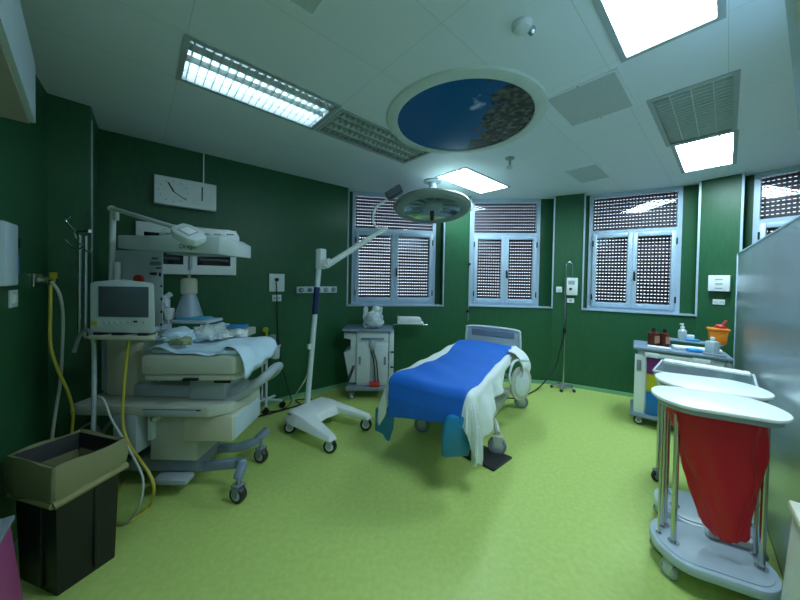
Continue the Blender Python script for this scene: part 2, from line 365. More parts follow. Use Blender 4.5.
# ------------------------------------------------------------------ ceiling fixtures
def fixture(kind, a0, a1, b0, b1, label, group=None):
    ctr = E1*((a0+a1)/2)+E2*((b0+b1)/2); L_, B_ = a1-a0, b1-b0
    t = thing('ceiling_light', label, 'ceiling light', (ctr.x, ctr.y, H), A42, group)
    x, y = L_/2, B_/2; f = MB(); e = .02
    f.bb(-x-.012, x+.012, -y-.012, -y+e, -.006, .004).bb(-x-.012, x+.012, y-e, y+.012, -.006, .004).bb(-x-.012, -x+e, -y+e, y-e, -.006, .004).bb(x-e, x+.012, -y+e, y-e, -.006, .004)
    f.build('frame', 'midgrey', t, smooth=False)
    hd = .10; f = MB(); f.bb(-x, x, -y, y, hd, hd+.01).bb(-x, -x+.006, -y, y, 0, hd).bb(x-.006, x, -y, y, 0, hd).bb(-x, x, -y, -y+.006, 0, hd).bb(-x, x, y-.006, y, 0, hd)
    f.build('housing', 'midgrey' if kind in ('off', 'left', 'bare') else 'white', t, smooth=False)
    rows = 4
    if kind in ('near', 'mid', 'right'):
        for k in range(rows):
            yc = -y+B_*(k+.5)/rows; f = MB(); f.bb(-x+.02, x-.02, yc-B_/rows/2+.006, yc+B_/rows/2-.006, .012, .02); f.build('diffuser', 'lit_'+kind, t, smooth=False)
        for k in range(1, rows):
            if kind != 'near': f = MB(); f.bb(-x+.02, x-.02, -y+B_*k/rows-.004, -y+B_*k/rows+.004, .0, .022); f.build('divider', 'midgrey', t, smooth=False)
    else:
        for k in range(rows):
            yc = -y+B_*(k+.5)/rows; lit = kind == 'left' and k >= 2
            f = MB(); f.cyl((-x+.03, yc, .062), (x-.03, yc, .062), .020 if lit else .013); f.build('tube', 'lit_left' if lit else 'white', t)
        f = MB(); n = 19; bt = .005 if kind == 'bare' else .0025
        for k in range(1, rows): f.bb(-x+.02, x-.02, -y+B_*k/rows-.002, -y+B_*k/rows+.002, .0, .045)
        for k in range(n):
            xx = -x+.02+(L_-.04)*(k+.5)/n; f.bb(xx-bt, xx+bt, -y+.02, y-.02, .004, .040)
        f.build('louvre', 'louvre', t, smooth=False)
    return t
fixture(*FX[0], 'long lit louvred ceiling light nearest the left wall, above the clock')
fixture(*FX[1], 'unlit louvred ceiling light between the lit left light and the oval sky picture')
fixture(*FX[2], 'small-looking lit white ceiling light beyond the oval sky picture, above the windows')
fixture(*FX[3], 'unlit louvred ceiling light at the right, joined to a lit one beyond it')
fixture(*FX[4], 'lit white ceiling light at the right, nearest the right-hand windows')
fixture(*FX[5], 'large glaring white ceiling light cut off by the top edge, nearest the viewer')
# sky picture
ctr = at(466, 110, H); t = thing('sky_picture', 'round backlit ceiling picture of blue sky and tree leaves in a pale ring', 'ceiling picture', (.562, 2.57, H))
t.location = (.515, 2.55, H)
f = MB(); f.lathe([(.560, -.012), (.565, -.020), (.585, -.024), (.648, -.014), (.658, 0), (.56, 0)], n=72, cap=False); f.build('ring', 'ring', t)
f = MB(); f.lathe([(.001, -.010), (.564, -.010), (.564, -.004), (.001, -.004)], n=72, cap=False); f.build('picture', 'skyprint', t)
def ceil_panel(name, a0, a1, b0, b1, label, cat, m='vent'):
    c_ = E1*((a0+a1)/2)+E2*((b0+b1)/2); t = thing(name, label, cat, (c_.x, c_.y, H), A42); x, y = (a1-a0)/2, (b1-b0)/2
    f = MB(); e = .02; f.bb(-x, x, -y, -y+e, -.007, 0).bb(-x, x, y-e, y, -.007, 0).bb(-x, -x+e, -y+e, y-e, -.007, 0).bb(x-e, x, -y+e, y-e, -.007, 0); f.build('frame', 'ceil', t, smooth=False)
    f = MB(); f.bb(-x+e, x-e, -y+e, y-e, -.004, 0); f.build('cover_panel', m, t, smooth=False)
    for sx in (-1, 1): f = MB(); f.cyl((sx*(x-.01), 0, -.010), (sx*(x-.01), 0, -.006), .005, n=8); f.build('screw', 'dark', t)
ceil_panel('air_vent', 2.27, 2.86, .50, .96, 'square grey ceiling vent between the sky picture and the large near light', 'vent')
ceil_panel('air_vent', 3.92, 4.58, 1.03, 1.40, 'faint grey ceiling vent in front of the third window', 'vent')
ceil_panel('access_hatch', .0, .70, 1.0, 1.49, 'greenish ceiling hatch cut off by the top edge of the photo', 'ceiling hatch')
p = at(522, 24, H); t = thing('smoke_detector', 'round white smoke detector with a small nozzle near the top edge', 'smoke detector', p)
f = MB(); f.lathe([(.050, 0), (.052, -.012), (.040, -.030), (.012, -.036)]); f.build('detector_body', 'white2', t)
f = MB(); f.lathe([(.020, 0), (.020, -.02), (.010, -.034)], c=(.062, .025, 0)); f.build('nozzle', 'steel', t)
p = at(510, 158, H); t = thing('sprinkler', 'small hanging sprinkler head above the middle window', 'sprinkler', p)
f = MB(); f.lathe([(.050, 0), (.048, -.012), (.02, -.018)]); f.build('mount', 'midgrey', t)
f = MB(); f.cyl((0, 0, -.015), (0, 0, -.085), .014); f.build('stem', 'midgrey', t)
f = MB(); f.lathe([(.012, -.08), (.034, -.09), (.034, -.125), (.014, -.13)]); f.build('head', 'white2', t)
# ------------------------------------------------------------------ near headers and partition
P0 = Vector((1.64, 1.09)); P1 = Vector((3.99, 3.50)); pd = (P1-P0).normalized(); pn = Vector((pd.y, -pd.x)); PH = 2.02
t = thing('steel_partition', 'tall brushed steel partition panel standing at the right behind the trolleys', 'partition', (P0.x, P0.y, 0), math.atan2(pd.y, pd.x))
Lp = (P1-P0).length
f = MB(); f.bb(0, Lp, -.035, -.004, .05, PH-.012); f.build('panel', 'panel', t, smooth=False)
f = MB(); f.bb(-.01, Lp+.01, -.045, .004, PH-.014, PH, .003).bb(Lp-.012, Lp+.012, -.045, .004, .0, PH, .003); f.build('edge_trim', 'alu', t)
f = MB(); f.bb(0, Lp, -.03, -.01, 0, .05); f.build('base_rail', 'grey', t)
# header box over the partition
q0 = Vector((1.02, .70)); q1 = at(795, 136, 2.30).xy
t = thing('door_track_box', 'pale box housing mounted under the ceiling at the upper right edge', 'track housing', (0, 0, 0))
d = (at(799, 130, 2.42).xy-at(779, 0, 2.42).xy).normalized(); s0 = at(786, 0, 2.42).xy-d*.25; s1 = at(799, 130, 2.42).xy; nn = Vector((d.y, -d.x))
f = MB(); f.prism([s0, s1, s1+nn*.35, s0+nn*.35], 2.42, 2.50); f.build('housing', 'alu', t, smooth=False)
f = MB(); f.prism([s0+nn*.02, s1+nn*.02-d*.02, s1+nn*.34-d*.02, s0+nn*.34], 2.41, 2.42); f.build('underside_panel', 'cream', t, smooth=False)
f = MB(); f.prism([s0+nn*.1, s1+nn*.1, s1+nn*.3, s0+nn*.3], 2.50, H); f.build('hanger', 'alu', t, smooth=False)
f = MB(); e = s1+nn*.05; f.box((e.x, e.y, 2.36), (.07, .07, .10), rz=math.atan2(d.y, d.x)); f.build('end_block', 'white', t, smooth=False)
# header on the left
s0 = Vector((-1.13, .845)); s1 = Vector((-1.69, 1.37)); d = (s1-s0).normalized(); nn = Vector((-d.y, d.x))
if nn.dot(Vector((-1, 0))) < 0: nn = -nn
s0 = s0-d*.25
t = thing('door_header_box', 'blue-grey box header mounted high on the left wall at the upper left edge', 'header box', (0, 0, 0))
f = MB(); f.prism([s0, s1, s1+nn*.22, s0+nn*.22], 2.335, 2.60); f.build('cover', 'paleblue', t, smooth=False)
f = MB(); f.prism([s0+nn*.015, s1+nn*.015-d*.015, s1+nn*.21-d*.015, s0+nn*.21], 2.322, 2.335); f.build('underside_panel', mat('pinkish_panel', (.34, .30, .30), .6), t, smooth=False)
# ------------------------------------------------------------------ things on the walls
def wall_thing(name, label, cat, x0, y0, x1, y1, A, B, depth=.04, group=None):
    """root at the centre of a rectangle seen at x0,y0 - x1,y1 on wall A-B; local x runs along the wall, -y into the room"""
    p = onwall(x0, y0, A, B); q = onwall(x1, y1, A, B); c_ = (p+q)/2; d = (q-p).xy
    t = thing(name, label, cat, c_, math.atan2(d.y, d.x), group); return t, d.length/2, abs(p.z-q.z)/2
t, x, z = wall_thing('wall_clock', 'long rectangular wall clock with an analogue dial high on the dark left wall', 'clock', 154, 176, 215, 213, *LW)
z = .145
f = MB(); f.bb(-x, x, -.10, -.03, -z, z, .004).bb(-.06, .06, -.03, .005, -.06, .06); f.build('case', 'white2', t)
f = MB(); f.bb(-x+.008, x-.008, -.1015, -.10, -z+.008, z-.008); f.build('dial', 'paper', t)
f = MB(); cx = -x*.42
for k in range(12):
    a = k*PI/6; r = .105; f = MB(); f.box((cx+r*math.sin(a)*1.15, -.1025, r*math.cos(a)), (.012, .002, .012), ry=a); f.build('hour_mark', 'midgrey', t, smooth=False)
f = MB(); f.box((cx-.022, -.104, .042), (.014, .002, .10), ry=-.5); f.build('hour_hand', 'black', t, smooth=False)
f = MB(); f.box((cx+.05, -.105, -.035), (.008, .002, .14), ry=2.15); f.build('minute_hand', 'black', t, smooth=False)
f = MB(); f.box((x*.50, -.1025, .02), (.012, .002, .15)); f.build('calendar_bar', 'black', t, smooth=False)
f = MB(); f.bb(x*.55, x*.55+.012, -.04, -.028, z, H-t.location.z); f.build('conduit', 'white2', t)
t, x, z = wall_thing('x_ray_viewer', 'white wall-mounted viewing box with dark glass panels behind the heater', 'viewing box', 136, 222, 235, 275, *LW)
z = .26
f = MB(); f.bb(-x, x, -.07, 0, -z, z, .006); f.build('case', 'white', t)
for s in (-1, 1):
    f = MB(); f.bb(s*x*.5-x*.36, s*x*.5+x*.36, -.075, -.07, -z*.6, z*.62, .012); f.build('glass_panel', 'blackglass', t)
    f = MB()
    for k in range(3): f.bb(s*x*.5-x*.30, s*x*.5+x*.30, -.078, -.0745, -z*.4+k*.09, -z*.4+k*.09+.02)
    f.build('dark_bar', 'screen', t, smooth=False)
f = MB(); f.cyl((.0, -.078, -.02), (.0, -.078, -z+.05), .018).bb(-.003, .003, -.074, -.07, -z, z); f.build('centre_latch', 'midgrey', t)
t, x, z = wall_thing('socket_panel', 'square white socket panel with a black plug on the left wall', 'socket', 269, 273, 284, 292, *LW); z = .115
f = MB(); f.bb(-x, x, -.02, 0, -z, z, .004); f.build('plate', 'white2', t)
f = MB(); f.cyl((-.01, -.02, .04), (-.01, -.06, .04), .022); f.build('plug', 'black', t)
t2, x2, z2 = wall_thing('outlet_plate', 'small white outlet plate just below the square socket panel', 'outlet', 272, 295, 281, 301, *LW); z2 = .042
f = MB(); f.bb(-x2, x2, -.015, 0, -z2, z2, .003); f.build('plate', 'white2', t2)
f = MB()
for s in (-1, 1): f.bb(s*x2*.5-.014, s*x2*.5+.014, -.017, -.014, -.014, .014)
f.build('socket', 'midgrey', t2)
t, x, z = wall_thing('gas_outlet_strip', 'white horizontal strip with five round medical gas outlets behind the lamp pole', 'gas outlet strip', 296, 286, 336, 293, *LW); z = .045
f = MB(); f.bb(-x, x, -.03, 0, -z, z, .004); f.build('rail', 'white2', t)
for k in range(5):
    xx = -x+2*x*(k+.5)/5; f = MB(); f.lathe([(.032, 0), (.032, .02), (.02, .03), (.012, .03)], mtx=Matrix.Translation((xx, -.03, 0)) @ Matrix.Rotation(PI/2, 4, 'X')); o = f.build('gas_outlet', 'bluegrey', t)
    f = MB(); f.cyl((xx, -.058, 0), (xx, -.063, 0), .010); f.build('core', 'white2' if k != 1 else 'black', o)
# left near wall
t, x, z = wall_thing('glove_dispenser', 'pale wall dispenser box with a curved side at the left edge', 'dispenser', -14, 229, 6, 276, *NW); z = .165
f = MB(); f.bb(-x, x*.45, -.06, 0, -z, z, .01); f.build('case', 'paleblue', t)
f = MB(); f.prism([(x*.45, -.055), (x*.9, -.045), (x, -.02), (x, 0), (x*.45, 0)], -z*.9, z*.95); f.build('side_cover', 'white', t)
f = MB(); f.bb(x*.55, x*.95, -.056, -.03, z*.25, z*.6, .004); f.build('latch', 'black', t)
f = MB(); f.bb(x*.6, x*.98, -.050, -.02, -z*.6, z*.0, .004); f.build('blue_panel', 'blued', t, label='blue panel')
t, x, z = wall_thing('light_switch', 'small white wall switch below the dispenser at the left edge', 'switch', 8, 291, 15, 306, *NW); z = .05
f = MB(); f.bb(-x, x, -.012, 0, -z, z, .003); f.build('plate', 'white2', t)
f = MB(); f.bb(-x*.6, x*.6, -.017, -.012, -z*.5, z*.5, .002); f.build('rocker', 'white', t)
t, x, z = wall_thing('gas_terminal', 'square chrome wall terminal with yellow and white hoses plugged in', 'gas terminal', 31, 272, 44, 287, *NW); z = .045
f = MB(); f.bb(-x, x, -.015, 0, -z, z, .003); f.build('plate', 'steel', t)
f = MB(); f.cyl((-.01, -.01, 0), (-.01, -.045, 0), .022).cyl((.0, -.035, 0), (.16, -.06, -.005), .010); f.build('connector', 'chrome', t)
f = MB(); f.cyl((.09, -.055, .01), (.09, -.055, .055), .022).cyl((.09, -.055, -.02), (.09, -.055, .01), .012); f.build('knob', 'yellow', t, label='yellow knob')
gt = t
# right walls
W34 = (J[3], J[4]); t, x, z = wall_thing('wall_box', 'white box with a small dial on the wall behind the drip stand', 'wall box', 565, 277, 577, 296, *W34); z = .135
f = MB(); f.bb(-x, x, -.07, 0, -z, z, .008); f.build('case', 'white', t)
f = MB(); f.cyl((-.01, -.07, -.04), (-.01, -.085, -.04), .02); f.build('dial', 'black', t)
f = MB(); f.bb(-x*.5, x*.5, -.073, -.069, .03, .09); f.build('label_plate', 'midgrey', t)
t, x, z = wall_thing('switch_plate', 'small white switch plate left of the drip stand box', 'switch', 555.5, 286, 562, 293, *W34); z = .045
f = MB(); f.bb(-x+.01, x, -.02, 0, -z, z, .003); f.build('plate', 'white', t); f = MB(); f.bb(-.02, .025, -.024, -.018, -.02, .02, .002); f.build('rocker', 'white2', t)
t, x, z = wall_thing('outlet_plate', 'small white outlet plate below the wall box by the drip stand', 'outlet', 567, 298, 574, 303, *W34); z = .035
f = MB(); f.bb(-x, x, -.02, 0, -z, z, .003); f.build('plate', 'white', t); f = MB(); f.cyl((0, -.02, 0), (0, -.024, 0), .018); f.build('socket', 'midgrey', t)
W56 = (J[5], J[6]); t, x, z = wall_thing('slotted_wall_box', 'white wall box with three drawer-like slots on the pillar by the steel partition', 'wall box', 710, 275, 731, 292, *W56); z = .10
f = MB(); f.bb(-x, x, -.09, 0, -z, z, .005); f.build('case', 'white', t)
for k in range(3):
    f = MB(); f.bb(-x*.35, x*.35, -.094, -.088, z*.42-k*.055, z*.42-k*.055+.014); f.build('slot', 'midgrey', t)
t, x, z = wall_thing('outlet_plate', 'small white outlet plate under the slotted wall box by the partition', 'outlet', 713, 299, 725, 305, *W56); z = .034
f = MB(); f.bb(-x, x, -.015, 0, -z, z, .003); f.build('plate', 'white', t)
f = MB(); [f.bb(s*x*.5-.02, s*x*.5+.02, -.018, -.014, -.014, .014) for s in (-1, 1)]; f.build('socket', 'white2', t)
t, x, z = wall_thing('wall_box', 'narrow grey cable conduit hanging above the headboard of the bed', 'conduit', 470, 260, 472, 310, (.9, 4.79), (1.2, 4.82)); bpy.data.objects.remove(t)
t = thing('curtain_cord', 'thin cord with two black knobs hanging beside the middle window', 'cord', (1.12, 4.80, 0)); 
f = MB(); f.cyl((0, 0, .98), (0, 0, 2.9), .0035, n=6); f.build('cord', 'midgrey', t)
for py in (264, 311):
    zz = yy(470.5, py, 4.8).z; f = MB(); f.sph((0, 0, zz), .024); f.build('knob', 'black', t)
# ------------------------------------------------------------------ surgical lamp
LC = Vector((.425, 4.10, 0)); LC.z = yy(430, 208, 4.10).z
t = thing('surgical_light', 'large round grey surgical light head hanging under the ceiling above the bed', 'surgical light', LC)
tilt = Matrix.Rotation(math.radians(-10), 4, 'X')
R_ = .53
f = MB(); f.lathe([(R_*.72, -.03), (R_*.80, -.045), (R_*.95, -.035), (R_, 0), (R_*.97, .035), (R_*.80, .085), (R_*.4, .14), (.06, .155), (.05, .15), (R_*.4, .12), (R_*.74, .06), (R_*.72, .0)], n=64, mtx=tilt, cap=False); f.build('dome', mat('lamp_dome', (.30, .36, .32), .6), t)
f = MB(); f.lathe([(R_*.73, -.032), (R_*.66, .0), (R_*.45, .045), (R_*.18, .055), (.02, .055)], n=48, mtx=tilt, cap=False); f.build('reflector', mat('lamp_reflector', (.50, .66, .62), .22, .9), t)
f = MB()
for k in range(12):
    a = k*PI/6; f.box((tilt @ Vector((R_*.45*math.cos(a), R_*.45*math.sin(a), .022))), (R_*.5, .006, .03), rz=a)
f.build('reflector_rib', 'midgrey', t)
f = MB(); f.lathe([(.14, .05), (.15, .0), (.13, -.03), (.06, -.04), (.03, -.05)], mtx=tilt); f.build('hub', 'midgrey', t)
f = MB(); f.lathe([(.028, -.04), (.032, -.09), (.026, -.17), (.012, -.18)], mtx=tilt); f.build('sterile_handle', 'dark', t)
f = MB(); zc = H-LC.z; f.lathe([(.07, .12), (.05, .16), (.05, zc-.03), (.12, zc-.02), (.12, zc)], c=(0, 0, 0)); f.build('ceiling_mount', 'midgrey', t)
f = MB(); f.tube([(R_*.55, .05, .12), (R_*.9, .03, .10), (R_*1.03, 0, .04), (R_*1.02, 0, -.03)], .016); f.build('yoke', 'midgrey', t)
# ------------------------------------------------------------------ delivery bed
BD = Vector((.535, .845)).normalized(); BN = Vector((BD.y, -BD.x)); BL, BW, BT = 1.92, .78, .80
L0 = Vector((-.13, 2.57))
# local frame: x = across (to the right), y = from foot to head
ang = math.atan2(BD.y, BD.x)-PI/2
bed = thing('delivery_bed', 'hospital delivery bed with pale grey headboard, in the middle of the room', 'bed', (L0.x, L0.y, 0), ang)
f = MB(); f.bb(.02, BW-.02, .03, BL, .68, BT-.012, .045, 3); f.build('mattress', 'bluegrey', bed)
f = MB(); f.bb(.06, BW-.06, .10, BL+.05, .61, .675, .01); f.build('bed_frame', 'beige', bed)
f = MB(); f.bb(.18, BW-.18, .95, 1.75, .22, .60, .03).bb(.10, BW-.10, .75, 1.95, .16, .24, .02).box((BW/2+.02, 1.1, .42), (.40, .5, .34), rx=.3, bev=.02); f.build('lift_column', 'beige', bed)
hb = MB(); x0, x1, z0, z1 = .02, BW-.0, .60, 1.0
outer = [(x0, z0), (x0+.01, z1-.08), (x0+.03, z1-.03), (x0+.09, z1), (x1-.09, z1), (x1-.03, z1-.03), (x1-.01, z1-.08), (x1, z0)]
hb.prism([(a, -b_) for a, b_ in outer], 0, .035, Matrix.Translation((0, BL+.10, 0)) @ Matrix.Rotation(-PI/2, 4, 'X'), bev=.008)
hb = hb.build('headboard', 'paleblue', bed)
f = MB(); f.bb(x0+.09, x1-.09, BL+.092, BL+.10, z1-.13, z1-.045, .003); f.build('headboard_inset', 'bluegrey', hb, label='darker inset panel')
f = MB(); f.tube([(x0+.015, BL+.085, .66), (x0+.02, BL+.08, z1-.08), (x0+.09, BL+.08, z1-.005), (x1-.09, BL+.08, z1-.005), (x1-.02, BL+.08, z1-.08), (x1-.015, BL+.085, .66)], .016); f.build('headboard_rail', 'white2', hb)
# right side rail: rounded plate
sr = MB(); cy, cz = 1.42, .50
pl_ = [(.16*math.cos(a)*(1.0), .19*math.sin(a)) for a in [k*2*PI/28 for k in range(28)]]
sr.prism([(a+cy, b_+cz) for a, b_ in pl_], 0, .035, Matrix(((0, 0, 1, BW+.045), (1, 0, 0, 0), (0, 1, 0, 0), (0, 0, 0, 1))), bev=.008); rot_ = Matrix.Translation((BW+.09, cy, 0)) @ Matrix.Rotation(math.radians(-30), 4, 'Z') @ Matrix.Translation((-BW-.045, -cy, 0)); sr.bm.transform(rot_); sr = sr.build('side_rail', 'beige', bed)
f = MB(); f.prism([(a*.72+cy, b_*.74+cz) for a, b_ in pl_], 0, .012, Matrix(((0, 0, 1, BW+.078), (1, 0, 0, 0), (0, 1, 0, 0), (0, 0, 0, 1))), bev=.004); f.bm.transform(rot_); f.build('rail_panel', 'white2', sr)
f = MB(); f.tube([(BW+.06, cy-.16, cz+.02), (BW+.07, cy-.19, cz+.12), (BW+.06, cy-.1, cz+.26), (BW+.06, cy+.12, cz+.24)], .014); f.bm.transform(rot_); f.build('rail_tube', 'white2', sr)
sl = MB(); sl.prism([(a+1.42, b_+.50) for a, b_ in pl_], 0, .035, Matrix(((0, 0, 1, -.08), (1, 0, 0, 0), (0, 1, 0, 0), (0, 0, 0, 1))), bev=.008); sl.build('side_rail', 'beige', bed)
f = MB(); f.cyl((BW+.06, 1.42, .5), (BW-.1, 1.42, .58), .02).cyl((-.06, 1.42, .5), (.1, 1.42, .58), .02); f.build('rail_bracket', 'midgrey', bed)
def bl(X, Y):
    v = Vector((X, Y))-L0; return v.dot(BN), v.dot(BD)
for (X, Y, rz) in ((.265, 3.155, 1.9), (.95, 2.775, 1.9), (1.598, 3.798, 1.9), (.92, 4.15, 1.9)):
    lx, ly = bl(X, Y); k = .16
    g_ = caster(bed, lx, ly, .19, .085, rz, 'beige', 'grey', .05, 'midgrey')
    f = MB(); cx_ = .18 if lx < BW/2 else BW-.18; f.tube([(lx, ly, .20), (lx+(cx_-lx)*.3, ly+(.12 if ly < 1 else -.06), .25), (cx_, ly+(.25 if ly < 1 else -.12), .22)], .026); f.build('wheel_arm', 'beige', bed)
# teal leg rests at the foot
lr = MB(); lr.prism([(-.105, -.15), (.105, -.15), (.12, .02), (.115, .13), (.08, .18), (-.07, .18), (-.105, .13), (-.115, .02)], -.03, .03, Matrix.Rotation(PI/2, 4, 'X'), bev=.02)
p = yy(456, 437, 2.22); lx, ly = bl(p.x, p.y); lr.bm.transform(Matrix.Translation((lx, ly, p.z)) @ Matrix.Rotation(-ang+.15, 4, 'Z') @ Matrix.Rotation(.10, 4, 'X')); lr = lr.build('leg_rest', 'teal', bed)
f = MB(); f.tube([(lx, ly+.04, p.z+.10), (lx+.01, ly+.10, .62), (lx+.02, .18, .645)], .018); f.build('rest_arm', 'steel', lr)
lr = MB(); lr.prism([(-.09, -.08), (-.02, -.11), (.01, -.17), (.045, -.18), (.06, -.12), (.08, -.06), (.09, .12), (-.09, .12)], -.03, .03, Matrix.Rotation(PI/2, 4, 'X'), bev=.015)
p = yy(385, 421, 2.70); lx, ly = bl(p.x, p.y); lr.bm.transform(Matrix.Translation((lx, ly, p.z)) @ Matrix.Rotation(-ang, 4, 'Z')); lr = lr.build('leg_rest', 'teal', bed)
f = MB(); f.tube([(lx, ly+.03, p.z+.08), (lx+.05, ly+.03, .62), (.10, .22, .645)], .018); f.build('rest_arm', 'steel', lr)
# drapes
def drape(name, s0, s1, wlo, whi, lift, m, nu, nv, fold, label, cat, rr=.07, seed=1, sk=0):
    rnd = random.Random(seed); ph = [.7, 2.1, 4.0]+[rnd.uniform(0, 6.28) for _ in range(3)]
    def fn(a, b_):
        s = s0+(sk*a)*(1-b_)+(s1-s0)*b_; w0, w1 = wlo(s), whi(s); x = w0+(w1-w0)*a; y = s
        cx_ = min(max(x, rr), BW-rr); cy_ = min(max(y, rr+.02), BL-.01)
        ex, ey = x-cx_, y-cy_; d = math.hypot(ex, ey)
        top = BT+.02*math.exp(-((y-1.55)/.3)**2)+lift+.006*math.sin(9*x+ph[0]+3*y)*math.sin(7*y+ph[1])+.005*math.sin(17*(x*.6+y)+ph[2])
        if d < 1e-6: return (x, y, top)
        nx, ny = ex/d, ey/d; arc = rr*PI/2
        per = (cx_*ny - cy_*nx)+.5*math.atan2(ny, nx)
        if d < arc:
            t_ = d/rr; q_ = rr+lift; return (cx_+nx*q_*math.sin(t_), cy_+ny*q_*math.sin(t_), top-q_*(1-math.cos(t_)))
        hang = d-arc; f_ = fold*min(1, hang/.22)*(.2+.8*abs(nx)**2)
        off = rr+lift*(1+min(1, hang/.1))+.04*hang+f_*(.5+.5*math.sin(per*15+ph[3])+.35*math.sin(per*27+ph[4]+2*hang))
        return (cx_+nx*off, cy_+ny*off, top-rr-lift-hang*(.985))
    b = grid_mesh(nu, nv, fn); o = b.build(name, m, None, solid=.004)
    o.location = (L0.x, L0.y, 0); o.rotation_euler = (0, 0, ang); tag(o, label, cat)
    return o
drape('bed_sheet', -.21, 1.86, lambda s: -.33+.14*min(1, max(0, s)/.7)+(.10 if s > .9 else 0)*min(1, (s-.9)/.5 if s > .9 else 0), lambda s: BW+.48-.40*max(0, min(1, (s-.05)/.95))+.02*math.sin(9*s), .004, 'sheet', 90, 180, .060, 'white bed sheet hanging in folds over the right side of the bed', 'sheet', seed=3)
drape('surgical_drape', -.30, 1.84, lambda s: .045+.12*math.sin(max(0, min(1, s/1.6))*PI)+(0 if s > 0 else -.03*s), lambda s: .74+.01*math.sin(5*s)-.02*max(0, -s), .013, 'blue', 80, 230, .022, 'bright blue surgical drape spread over the bed and hanging at its foot', 'drape', seed=5, sk=.13)
# bunched white cloth over the rail at the head
cl = grid_mesh(30, 24, lambda a, b_: (BW-.03+.17*math.sin(b_*PI*.62)+.014*math.sin(a*19+b_*4), 1.36+.42*a+.02*math.sin(b_*9), .84-.26*b_**1.4-.05*a*b_+.012*math.sin(a*23+b_*6)+.01*math.sin(a*11)))
o = cl.build('folded_cloth', 'sheet', None, solid=.006); o.location = (L0.x, L0.y, 0); o.rotation_euler = (0, 0, ang); tag(o, 'bunched white cloth over the right side rail near the headboard', 'cloth')
# floor pedal mat
c4 = [at(x_, y_) for x_, y_ in ((459, 455), (494, 472), (512, 459), (480, 446))]
f = MB(); f.prism([(p.x, p.y) for p in c4], 0, .022, bev=.004); o = f.build('base_plate', 'dark'); tag(o, 'flat black rectangular plate on the floor under the foot of the bed', 'floor plate')
# ------------------------------------------------------------------ mobile examination lamp
C1 = Vector((-1.16, 3.11)); C2 = Vector((-.657, 2.77)); C3 = Vector((-.32, 3.16)); C4 = C1+C3-C2
fx = (C2-C1).normalized(); fy = Vector((-fx.y, fx.x)); ctr = (C1+C4)/2; Ll = (C2-C1).length; Ww = (C3-C2).length
t = thing('examination_lamp', 'tall mobile examination lamp on a pale wheeled U-shaped base', 'examination lamp', (ctr.x, ctr.y, 0), math.atan2(fx.y, fx.x))
f = MB(); h_ = Ww/2
pol = [(-.09, -h_-.02), (-.09, h_+.02), (.10, h_+.06), (Ll+.05, h_+.055), (Ll+.06, h_-.04), (.30, h_-.09), (.27, 0), (.30, -h_+.09), (Ll+.06, -h_+.04), (Ll+.05, -h_-.055), (.10, -h_-.06)]
top = [(-.07, -h_+.03), (-.07, h_-.03), (.10, h_-.01), (Ll+.02, h_+.035), (Ll+.03, h_-.025), (.26, h_-.12), (.24, 0), (.26, -h_+.12), (Ll+.03, -h_+.025), (Ll+.02, -h_-.035), (.10, -h_+.01)]
b2 = bmesh.new()
def zt(x_): return .215 if x_ < .28 else .175
lo = [b2.verts.new((x_, y_, .125 if x_ < .32 else .13)) for x_, y_ in pol]; hi = [b2.verts.new((x_, y_, zt(x_))) for x_, y_ in top]; n_ = len(pol)
b2.faces.new(lo[::-1]); b2.faces.new(hi)
for k in range(n_): b2.faces.new((lo[k], lo[(k+1) % n_], hi[(k+1) % n_], hi[k]))
bmesh.ops.recalc_face_normals(b2, faces=b2.faces[:]); f._add(b2, Matrix.Identity(4), .010)
base = f.build('base', 'white', t)
f = MB(); f.box((.02, -h_+.005, .19), (.14, .004, .012), rz=0, rx=-.9); f.build('maker_plate', 'label', base)
for (lx, ly, rz) in ((0, -h_, 2.3), (Ll, -h_, 2.05), (Ll, h_, 2.2), (0, h_, 2.0)): caster(t, lx, ly, .13, .063, rz, 'midgrey', 'black', .045)
Rt = Matrix.Rotation(-math.atan2(fx.y, fx.x), 4, 'Z')
def lc(p): return Rt @ (Vector(p)-Vector((ctr.x, ctr.y, 0)))
YP = 3.36; a0 = yy(307, 405, YP); a1 = yy(320.5, 250, YP)
f = MB(); f.cyl(lc(a0+Vector((0, 0, -.02))), lc(a1), .030, .028); f.build('pole', 'white2', t)
f = MB(); f.cyl(lc(yy(314.8, 314, YP)), lc(yy(317, 287, YP)), .033); f.build('sleeve', 'navy', t, label='dark blue sleeve')
f = MB(); q = lc(yy(312, 346, YP)); f.box(q+Vector((0, -.035, 0)), (.03, .05, .06), bev=.006); f.build('clamp', 'white2', t)
f = MB(); p = yy(321, 259, YP); q = lc(p); f.box(q, (.09, .09, .23), rz=0, bev=.015); f.build('head_block', 'white', t)
f = MB(); f.cyl(lc(yy(322, 264, YP-.03)), lc(yy(330, 262, YP-.06)), .045).cyl(lc(yy(326, 266, YP-.05)), lc(yy(375, 235, YP-.05)), .036, .026).cyl(lc(yy(373, 236, YP-.05)), lc(yy(388, 228, YP-.05)), .019); f.build('arm', 'white', t)
f = MB(); f.tube([lc(yy(x_, y_, YP-.05)) for x_, y_ in ((386, 228), (377, 228), (373, 219), (376, 208), (382, 203), (389, 199))], .013); f.build('gooseneck', 'white2', t)
f = MB(); p = yy(394, 193, YP-.05); f.box((0, 0, 0), (.19, .12, .085), bev=.008); f.bm.transform(Matrix.Translation(lc(p)) @ Rt @ Matrix.Rotation(-.55, 4, 'Y')); hd = f.build('lamp_head', 'dark', t)
f = MB(); f.box((0, -.062, 0), (.165, .004, .066)); f.bm.transform(Matrix.Translation(lc(p)) @ Rt @ Matrix.Rotation(-.55, 4, 'Y')); f.build('lamp_glass', 'screen', hd)
